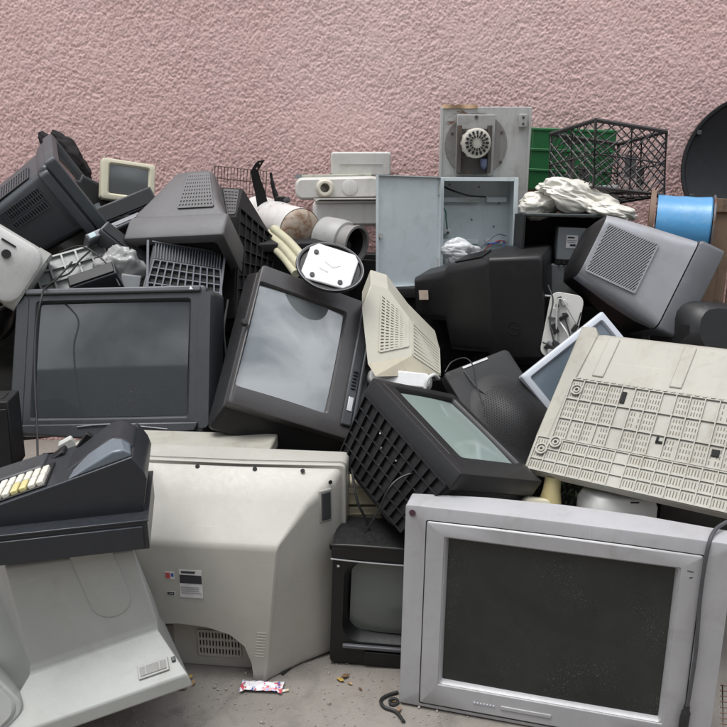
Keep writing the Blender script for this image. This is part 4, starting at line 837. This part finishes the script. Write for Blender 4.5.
o = bag(.085, .035, .055, 12, 5).build('clear_bag', plastic('clear_film', (.66, .67, .67), .15, .05, .05), angle=80); tag(o, 'crumpled clear plastic bag lying inside the open cabinet', 'plastic bag'); at_pose(o, (0.404, 3.426, 1.051), (0, 8, 5))

# ================================================================== upper right
M_green = plastic('green_plastic', (.018, .15, .045), .42, .08, .2)
t = thing('crate', 'solid green plastic crate behind the black lattice crate', 'crate', (0.9493, 3.776, 1.432), (3.002, 1.997, -3.895))
for s in (-1, 1):
    MB().box((s * .187, .12, 0), (.008, .24, .275)).build('side_wall', M_green, t, bevel=.002)
    MB().box((0, .12 + s * .122, 0), (.366, .006, .275)).build('end_wall', M_green, t, bevel=.002)
MB().box((0, .12, -.13), (.366, .236, .008)).build('floor_panel', M_green, t)
for z in (.13, .04, -.05): MB().box((0, -.006, z), (.38, .008, .012)).build('rim', M_green, t, bevel=.002)
MB().box((.0, -.0035, .085), (.09, .006, .03)).build('hand_slot', M_slot, t, bevel=.004)
t = thing('crate', 'black plastic lattice crate on top of the heap against the wall', 'crate', (1.073, 3.317, 1.458), (-10.2, 6.1, 25.1))
W_, D2, H_2 = .375, .273, .228
M_crate = plastic('crate_black', (.028, .025, .024), .5, .2, .3)
X0, X1, Y0, Y1, Z0, Z1 = -W_ / 2, W_ / 2, 0, D2, -H_2 / 2 - .03, H_2 / 2
cn_ = {(i, j, k): Vector(((X0, X1)[i], (Y0, Y1)[j], (Z0, Z1)[k])) for i in (0, 1) for j in (0, 1) for k in (0, 1)}
for a, b in [((0, 0, 0), (1, 0, 0)), ((0, 1, 0), (1, 1, 0)), ((0, 0, 1), (1, 0, 1)), ((0, 1, 1), (1, 1, 1)), ((0, 0, 0), (0, 1, 0)), ((1, 0, 0), (1, 1, 0)), ((0, 0, 1), (0, 1, 1)), ((1, 0, 1), (1, 1, 1)), ((0, 0, 0), (0, 0, 1)), ((1, 0, 0), (1, 0, 1)), ((0, 1, 0), (0, 1, 1)), ((1, 1, 0), (1, 1, 1))]:
    MB().tube([cn_[a], cn_[b]], .0085 if a[2] == 1 and b[2] == 1 else .0065, 6, 0).build('edge_bar', M_crate, t)
faces_ = [((0, 0, 0), (1, 0, 0), (1, 0, 1), (0, 0, 1)), ((0, 1, 0), (1, 1, 0), (1, 1, 1), (0, 1, 1)), ((0, 0, 0), (0, 1, 0), (0, 1, 1), (0, 0, 1)), ((1, 0, 0), (1, 1, 0), (1, 1, 1), (1, 0, 1)), ((0, 0, 0), (1, 0, 0), (1, 1, 0), (0, 1, 0))]
for F4 in faces_:
    P = [cn_[q] for q in F4]; nn = 7
    for k in range(1, nn):
        for a, b in (((k / nn, 0), (0, k / nn)), ((k / nn, 1), (1, k / nn)), ((k / nn, 0), (1, 1 - k / nn)), ((k / nn, 1), (0, 1 - k / nn))):
            MB().tube([patch(P, *a), patch(P, *b)], .0030, 4, 0).build('lattice_bar', M_crate, t)
    MB().tube([patch(P, .5, 0), patch(P, .5, 1)], .0045, 4, 0).build('mid_bar', M_crate, t); MB().tube([patch(P, 0, .5), patch(P, 1, .5)], .0035, 4, 0).build('mid_bar', M_crate, t)
    MB().add([patch(P, .42, .2), patch(P, .58, .2), patch(P, .58, .55), patch(P, .42, .55)], [(0, 1, 2, 3)]).build('hand_panel', M_crate, t, smooth=False)
# white sack
M_bag = plastic('white_bag', (.66, .64, .575), .32, .03, .15, dirtcol=(.48, .42, .32)); M_bag.node_tree.nodes['Principled BSDF'].inputs['Subsurface Weight'].default_value = .35; M_bag.node_tree.nodes['Principled BSDF'].inputs['Subsurface Radius'].default_value = (.01, .01, .009)
o = bag(.15, .09, .064, 21).build('plastic_bag', M_bag, angle=80); tag(o, 'crumpled white plastic bag lying on the dark open shell', 'plastic bag'); at_pose(o, (0.854, 3.261, 1.287), (0, 14, 6))
o2 = bag(.085, .07, .052, 33, 5).build('plastic_bag', M_bag, angle=80); tag(o2, 'smaller white plastic bag between the big bag and the cabinet', 'plastic bag'); at_pose(o2, (0.7148, 3.296, 1.262), (0, -8, 0))
o3 = bag(.10, .06, .03, 47, 5).build('plastic_bag', M_bag, angle=80); tag(o3, 'twisted tail of a white plastic bag near the blue drum', 'plastic bag'); at_pose(o3, (0.9653, 3.168, 1.247), (0, 12, 0))
t = thing('carton', 'small pale grey carton standing behind the white plastic bag', 'carton', (0.9879, 3.363, 1.281), (-8.011, -2.971, -5.582))
MB().box((0, .03, 0), (.125, .06, .11)).build('box', plastic('pale_carton', (.55, .57, .57), .6, .05, .2), t, bevel=.002); MB().box((0, -.0012, .015), (.118, .002, .06)).build('flap', plastic('pale_carton', (.55, .57, .57)), t)
# dark open shell and meter box
t = thing('television_shell', 'empty black television shell open towards the viewer under the white bag', 'television shell', (0.8093, 3.116, 1.055), (-4.001, 0.9976, -3.07))
for s in (-1, 1): MB().box((s * .19, .12, 0), (.012, .24, .36)).build('side_wall', M_blackm, t, bevel=.003)
MB().box((0, .12, .178), (.37, .24, .012)).build('top_wall', plastic('teal_black', (.035, .045, .046)), t, bevel=.003); MB().box((0, .12, -.178), (.37, .24, .012)).build('bottom_wall', M_blackm, t, bevel=.003); MB().box((0, .245, 0), (.37, .01, .34)).build('back_wall', M_blackm, t)
t = thing('meter_box', 'grey meter box with a printed white label inside the black shell', 'meter box', (0.8143, 3.166, 1.048), (-4.002, 1.995, -6.14))
MB().box((.005, .05, .07), (.115, .10, .13)).build('upper_case', M_grey, t, bevel=.006); MB().box((-.004, .05, -.075), (.15, .10, .13)).build('lower_case', plastic('meter_grey', (.15, .165, .17)), t, bevel=.006)
MB().box((.0, .045, -.002), (.11, .09, .02)).build('terminal_row', M_black, t)
for k in range(5): MB().box((-.04 + k * .02, -.004, -.002), (.010, .012, .014)).build('terminal', M_slot, t)
label_plate(t, .004, -.001, .08, .044, .05, [(-.1, .32, .6, .12, P_blk), (0, .1, .8, .06, P_gry), (-.05, -.05, .7, .06, P_gry), (.1, -.28, .5, .16, P_blk)], 'printed_label')
# blue drum
t = thing('cable_drum', 'blue cable drum between two flanges near the black dish', 'cable drum', (1.29, 3.284, 1.178), (0, 1.5, -19))
MY = Matrix.Rotation(R(90), 4, 'Y')
MB().lathe([(.0, -.10), (.118, -.10), (.121, -.10), (.1195, -.06), (.1175, -.03), (.1195, 0), (.1172, .05), (.121, .10), (.118, .105), (.0, .105)], 48, MY).build('barrel', plastic('sky_blue', (.085, .30, .56), .3, .12, .5, bump=.3, grain=25, dirtcol=(.24, .40, .54)), t)
MB().lathe([(.0, -.128), (.138, -.128), (.140, -.118), (.138, -.108), (.0, -.108)], 40, MY).build('flange', plastic('wood_flange', (.17, .10, .065), .7, .2, .5, bump=.3, grain=80), t)
MB().lathe([(.0, .108), (.128, .108), (.130, .112), (.128, .116), (.0, .116)], 40, MY).build('flange', plastic('steel_flange', (.16, .15, .16), .4, .1, .4, metal=.5, rust=.3), t)
# black dish
t = thing('dish', 'large round black dish leaning on the wall at the right edge', 'dish', (1.794, 3.726, 1.398), (-10, -0, -14))
MB().lathe([(.0, -.05), (.15, -.045), (.25, -.025), (.315, -.004), (.322, .012), (.334, .014), (.338, .004), (.33, -.012), (.26, -.04), (.15, -.06), (.0, -.065)], 64, MX).build('bowl', plastic('dish_black', (.012, .013, .015), .38, .08, .1), t)
for a in (150, 205, 250): MB().box((.312 * math.cos(R(a)), -.006, .312 * math.sin(R(a)),), (.02, .012, .02)).build('rim_clip', M_dark2, t, bevel=.002)
# wooden crate
M_wood = plastic('old_wood', (.17, .11, .07), .75, .15, 1., bump=.35, grain=45, dirtcol=(.05, .035, .025))
t = thing('wooden_crate', 'weathered wooden crate at the right edge under the black dish', 'wooden crate', (1.429, 3.362, 1.277), (-4.001, 0.9976, -10.07))
for k in range(4): MB().box((.055 + k * .098, .012, -.28), (.088, .014, .50)).build('plank', M_wood, t, bevel=.002)
for z in (-.02, -.46): MB().box((.2, .0, z), (.40, .016, .055)).build('rail', M_wood, t, bevel=.002)
for k in range(3): MB().box((.02, .07 + k * .09, -.28), (.012, .08, .50)).build('side_plank', M_wood, t, bevel=.002)
# dark rounded monitor at right edge
t = thing('monitor', 'dark grey monitor with a rounded back at the right edge above the beige casing', 'monitor', (1.288, 2.713, 0.8684), (-20.1, 5.637, 7.941))
MB().skin([L3(rr(.26, .16, .07), 0), L3(rr(.31, .20, .08), .02), L3(rr(.34, .23, .07), .08), L3(rr(.36, .25, .03), .24)], True, True).build('housing', M_black, t, bevel=.003)
MB().skin([L3(rr(.37, .26, .02), .242), L3(rr(.37, .26, .02), .30)], True, True).build('bezel', M_dark, t, bevel=.003)
# white board with parts
t = thing('circuit_chassis', 'white chassis plate with black components beside the black monitor', 'chassis', (0.7245, 2.856, 0.8565), (-12.11, 7.824, -11.67))
MB().skin([L3(rr(.12, .24, .03), 0), L3(rr(.12, .24, .03), .02)], True, True).build('plate', M_w3, t, bevel=.002)
rc = random.Random(8)
for k in range(16):
    x, z = rc.uniform(-.05, .05), rc.uniform(-.10, .105); a = (rc.uniform(.01, .035), rc.uniform(.012, .03), rc.uniform(.01, .04))
    MB().box((x, -a[1] / 2 + .001, z), a, Euler((0, R(rc.uniform(-50, 50)), 0)).to_matrix()).build('component', (M_black, M_blackm, M_dark, M_steel, M_grey)[k % 5], t, bevel=.002)
for k in range(4): MB().tube([(rc.uniform(-.05, .05), -.01, rc.uniform(-.1, .1)) , (rc.uniform(-.05, .05), -.04, rc.uniform(-.1, .1)), (rc.uniform(-.06, .06), -.012, rc.uniform(-.1, .11))], .003, 6, 6).build('lead', (M_rubber, flat('pale_lead', (.55, .55, .53)))[k % 2], t)
t = thing('screwdriver', 'thin steel rod with a blue handle beside the black monitor', 'tool', (0.7098, 2.913, 0.9533), (0, 3, 0))
MB().tube([(-.05, 0, .004), (.0, 0, .0)], .004, 8, 0).build('shaft', M_steel, t); MB().tube([(.0, 0, 0), (.01, 0, 0), (.06, 0, -.003), (.07, 0, -.003)], [.011, .014, .014, .01], 10, 2).build('handle', flat('wire_blue', (.05, .1, .35)), t)

# ================================================================== lower middle
M_yel = plastic('yellow_cream', (.40, .34, .17), .4, .08, .3, dirtcol=(.35, .28, .12))
t = thing('jug', 'yellow cream plastic jug lying below the beige casing corner', 'jug', (0.5281, 2.195, 0.4746), (-10.1, 7.878, 8.602))
MB().lathe([(.0, -.07), (.034, -.068), (.038, -.05), (.034, -.01), (.026, .03), (.024, .06), (.025, .07), (.0, .07)], 24, Matrix.Translation((.03, 0, 0))).build('body', M_yel, t)
MB().skin([L3(rr(.085, .055, .018, -.03, -.02), -.05), L3(rr(.09, .06, .02, -.03, -.02), -.04), L3(rr(.08, .05, .02, -.025, -.02), .0)], True, True).build('spout_block', M_cream, t)
MB().tube([(-.07, -.05, -.04), (-.05, -.062, -.045), (-.01, -.062, -.045), (.02, -.05, -.04)], .013, 10, 5).build('handle', M_cream, t)
t = thing('container', 'round shouldered pale grey container in the shade behind the silver television', 'container', (0.7489, 2.11, 0.4695), (-6.014, 3.978, 7.581))
MB().skin([[(x, y, z) for x, y in rr(.20, .15, .03, 0, .05)] for z in (-.08, .02, )] + [[(x, y, .045) for x, y in rr(.18, .13, .03, 0, .05)], [(x, y, .055) for x, y in rr(.12, .08, .03, 0, .05)]], True, True).build('body', plastic('pale_grey', (.48, .48, .46), .4, .1, .2), t, bevel=.004)
MB().box((.02, -.004, .03), (.03, .03, .02)).build('latch', M_black, t, bevel=.003)
t = thing('carton', 'stack end of an old yellowed carton behind the large white television', 'carton', (-0.0045, 2.215, 0.3964), (-2, -0, 0))
for k in range(3): MB().box((0, .06, .075 - k * .062), (.12, .12, .056)).build('layer', plastic('old_carton', (.42, .38, .27), .7, .1, .4), t, bevel=.004)
for k in range(5): MB().box((0, -.002, .09 - k * .035), (.11, .004, .004)).build('ridge', plastic('old_carton', (.42, .38, .27)), t)
# weeds in the gap
M_leaf = flat('weed_green', (.05, .085, .035), .6)
m = MB(); rs = random.Random(11)
for k in range(150):
    c = Vector((0.6451, 2.252, 0.4552)) + Vector((rs.gauss(0, .035), rs.gauss(0, .03), rs.gauss(0, .035))); M3 = Euler((rs.uniform(0, 6), rs.uniform(0, 6), rs.uniform(0, 6))).to_matrix(); s = rs.uniform(.004, .011)
    m.add([c + M3 @ Vector(p) * s for p in ((-1, 0, 0), (0, -.45, .1), (1.2, 0, 0), (0, .45, .1))], [(0, 1, 2, 3)])
o = m.build('weeds', M_leaf, smooth=False); tag(o, 'tuft of small green weeds growing in the gap below the beige casing', 'weeds', kind='stuff')
# mesh basket at bottom right
t = thing('wire_basket', 'rusty wire mesh basket at the bottom right corner', 'wire basket', (0.9417, 1.689, 0.1344), (-25, -0, -8))
for k in range(9):
    MB().tube([(-.05 + k * .016, 0, -.05), (-.05 + k * .016, 0, .06)], .002, 5, 0).build('wire', M_rustw, t); MB().tube([(-.055, .001, -.045 + k * .013), (.08, .001, -.045 + k * .013)], .002, 5, 0).build('wire', M_rustw, t)

# ================================================================== dark filler bodies, then a casing and leads in the heap
def filler_hull(label, loc, rot, W, H, D, mat):  # filler television, added in a dark colour so the shadowy gaps stay dark
    t = thing('television', label, 'television', loc, rot)
    crt(t, W, H, .07, (W * .78, H * .74, 0, .01), [(.09, W * .94, H * .94, 0, 0, .03), (D * .5, W * .8, H * .8, 0, -.01, .04), (D, W * .55, H * .55, 0, -.03, .04)], mat, M_blackm, M_g1, r=.015)
filler_hull('added black filler television standing in the dark under the charcoal television', (-.85, 2.66, .22), (0, 0, 8), .60, .42, .40, M_blackm)
filler_hull('added black filler television buried below the tipped brown grey television', (-.22, 2.56, .28), (0, 0, -6), .62, .54, .40, M_blackm)
filler_hull('added black filler television in the dark gap below the beige casing', (.74, 2.52, .23), (0, 0, -8), .66, .45, .40, M_blackm)
filler_hull('added black filler television at the right edge in the dark below the beige casing', (1.30, 2.46, .25), (0, 0, -12), .62, .48, .40, M_blackm)
filler_hull('added black filler television in the gap between the charcoal and the tipped brown grey television', (-.50, 3.02, .60), (6, 0, 14), .60, .50, .40, M_blackm)
filler_hull('added black filler television in the gap between the taupe television and the white drum', (-.30, 3.24, .92), (10, 0, 12), .50, .40, .34, M_blackm)
filler_hull('added black filler television in the dark below the slate television', (-1.10, 3.30, 1.00), (-6, 0, 10), .62, .44, .36, M_blackm)
filler_hull('added black filler television at the left edge behind the charcoal television', (-1.38, 2.95, .62), (0, 0, 20), .60, .50, .36, M_blackm)
filler_hull('added black filler television under the electrical cabinet', (.30, 3.26, .70), (0, 0, 4), .56, .46, .40, M_blackm)
filler_hull('added black filler television below the gunmetal monitor and the wooden crate', (1.30, 3.12, .52), (0, 0, -10), .60, .52, .40, M_blackm)
filler_hull('added black filler television behind the perforated black monitor', (.74, 3.02, .46), (0, 0, -4), .62, .50, .30, M_blackm)
filler_hull('added dark filler television upright below the open black shell', (1.06, 3.42, .90), (0, 0, -6), .56, .50, .36, M_blackm)
t = thing('keyboard_case', 'flat beige casing lying behind the top rim of the large white television', 'casing', (-.53, 2.36, .575), (2, 0, -5))
MB().box((0, 0, 0), (.50, .16, .045)).build('case', M_beige, t, bevel=.006); MB().box((0, -.082, .004), (.46, .004, .02)).build('front_strip', M_white2, t, bevel=.001)
for lb, pts, r_ in (
    ('black lead hanging between the charcoal and the tipped television', [(-0.4912, 2.861, 0.9518), (-0.4882, 2.735, 0.8686), (-0.4727, 2.655, 0.7633), (-0.4978, 2.58, 0.6785), (-0.4753, 2.503, 0.5814)], .004),
    ('thin black lead looping over the grey ribbed tray', [(-1.1, 2.906, 1.12), (-1.021, 2.891, 1.143), (-0.9563, 2.864, 1.118), (-0.8999, 2.831, 1.072), (-0.8522, 2.775, 1.017)], .003),
    ('black lead curling around the rim of the perforated monitor', [(0.2751, 2.601, 0.7535), (0.3009, 2.629, 0.7809), (0.3426, 2.613, 0.7991), (0.3668, 2.587, 0.7783), (0.3741, 2.552, 0.7257), (0.3914, 2.495, 0.6706)], .0022),
    ('black lead drooping across the front of the black side-on monitor', [(0.6688, 2.875, 1.004), (0.6822, 2.841, 0.9554), (0.6667, 2.801, 0.8831), (0.6834, 2.756, 0.7912)], .003),
    ('black flex trailing out beneath the ribbed black television', [(-0.0331, 2.142, 0.589), (-0.0185, 2.102, 0.5141), (0.0072, 2.105, 0.4501), (0.0247, 2.108, 0.3851)], .004)):
    cable(lb, pts, r_)
# ================================================================== litter
t = thing('wrapper', 'crumpled white red and blue sweet wrapper on the concrete', 'wrapper', (-0.2878, 1.953, 0.004), (0, 0, -4))
vs, fs = [], []
for i in range(17):
    for j in range(6):
        x = -.06 + i * .0075; e = abs(i - 8) / 8; wd = .020 * (1 if e < .8 else 1.25); y = -wd + j * wd * .4
        z = .004 + .012 * max(0, 1 - ((j - 2.5) / 3) ** 2) * (1 if e < .85 else .3) + .004 * noise.noise(Vector((x * 90, y * 120, 2)))
        vs.append((x, y, z))
for i in range(16):
    for j in range(5): k = i * 6 + j; fs.append((k, k + 6, k + 7, k + 1))
def wrapper_mat():
    m, t_, b = _mat('wrapper_print'); c = t_.nodes.new('ShaderNodeTexCoord'); n1 = _noise(t_, c.outputs['Object'], 45, 2); n2 = _noise(t_, c.outputs['Object'], 70, 2, .5, 1)
    col = _mix(t_, _ramp(t_, n1, .55, .58), (.72, .70, .72), (.50, .08, .10)); col = _mix(t_, _ramp(t_, n2, .60, .62), col, (.10, .14, .40)); t_.links.new(col, b.inputs['Base Color']); b.inputs['Roughness'].default_value = .25; return m
MB().add(vs, fs).build('foil', wrapper_mat(), t)
t = thing('cigarette_end', 'white cigarette end lying beside the sweet wrapper', 'cigarette end', (-0.2269, 1.939, 0.005), (0, 0, 15))
MB().tube([(-.016, 0, 0), (.006, 0, 0)], .004, 10, 0).build('paper', flat('cig_white', (.75, .74, .70)), t); MB().tube([(.0061, 0, 0), (.016, 0, 0)], .004, 10, 0).build('filter', flat('cig_tan', (.6, .5, .35)), t)
def leaf(u, v, s, col, label, name='dry_leaf'):
    pass
rs = random.Random(5); M_lf = [flat('leaf_tan', (.30, .19, .08)), flat('leaf_brown', (.16, .09, .045)), flat('leaf_ochre', (.42, .28, .07))]
spots = [(-0.1923, 2.112, 0), (-0.1752, 2.127, 0), (-0.0677, 1.989, 0), (-0.0386, 1.972, 0), (-0.0536, 2.003, 0), (-0.5065, 1.994, 0), (-0.4875, 1.972, 0), (-0.5113, 1.95, 0), (-0.1397, 2.147, 0), (0.079, 1.899, 0), (0.0939, 1.858, 0), (-0.1637, 2.137, 0), (-0.2028, 2.092, 0), (-0.0099, 1.95, 0)]
names = ['ochre dry leaf by the white television corner', 'second ochre dry leaf by the white television corner', 'brown dry leaf in front of the small black television', 'dark dry leaf furthest forward of the pair before the small black television', 'curled dry leaf touching the small black television', 'tan dry leaf between the monitor shell and the white television', 'brown dry leaf under the monitor shell edge', 'small dry leaf nearest the pale monitor shell', 'dry leaf tucked beside the black cable behind the white television', 'tan scrap beside the coiled cable', 'brown scrap under the coiled cable', 'ochre leaf scrap on the cable by the white television', 'pale leaf scrap beside the sweet wrapper side of the white television', 'tiny leaf alone on the open concrete']
for k, (p, nm) in enumerate(zip(spots, names)):
    s = rs.uniform(.007, .014); a = rs.uniform(0, 6)
    m = MB(); m.add([(Vector((x * math.cos(a) - y * math.sin(a), x * math.sin(a) + y * math.cos(a), 0)) * s + Vector((0, 0, z * s))) for x, y, z in ((-1.2, 0, .1), (-.3, -.6, .5), (.6, -.45, .3), (1.3, 0, .6), (.5, .5, .5), (-.4, .6, .2), (0, 0, .15))], [(0, 1, 6), (1, 2, 6), (2, 3, 6), (3, 4, 6), (4, 5, 6), (5, 0, 6)])
    o = m.build('dry_leaf', M_lf[k % 3], smooth=False, recalc=False); o.location = (p[0], p[1], .003); tag(o, nm, 'leaf', 'dry leaves on the concrete')
m = MB()
for k in range(700):
    x, y = rs.uniform(-.75, .35), rs.uniform(1.55, 2.15); s = rs.uniform(.0012, .0042) * (1 if rs.random() < .93 else 1.7)
    M3 = Euler((rs.uniform(0, 6), rs.uniform(0, 6), rs.uniform(0, 6))).to_matrix()
    m.add([Vector((x, y, s * .5)) + M3 @ Vector(p) * s for p in ((1, 0, 0), (-1, 0, 0), (0, 1, 0), (0, -1, 0), (0, 0, .8), (0, 0, -.8))], [(0, 2, 4), (2, 1, 4), (1, 3, 4), (3, 0, 4), (2, 0, 5), (1, 2, 5), (3, 1, 5), (0, 3, 5)])
tag(m.build('grit', flat('grit_grey', (.30, .27, .24), .9), smooth=False), 'loose grit scattered over the concrete ground', 'grit', kind='stuff')
cable('black coiled cable on the concrete by the silver television', [(0.1079, 1.811, 0.006), (0.0881, 1.851, 0.006), (0.0561, 1.871, 0.006), (0.0485, 1.899, 0.006), (0.0685, 1.92, 0.006), (0.097, 1.933, 0.006)], .0048)
cable('small loop of black cable beside the coiled one', [(0.0704, 1.892, 0.005), (0.076, 1.896, 0.012), (0.0898, 1.896, 0.012), (0.0952, 1.891, 0.006), (0.0838, 1.88, 0.005), (0.0702, 1.884, 0.008)], .004)
cable('black cable running along the ground beside the large white television', [(-0.2371, 2.014, 0.005), (-0.1898, 2.08, 0.005), (-0.1534, 2.12, 0.005), (-0.1223, 2.169, 0.006), (-0.0986, 2.201, 0.02)], .004)
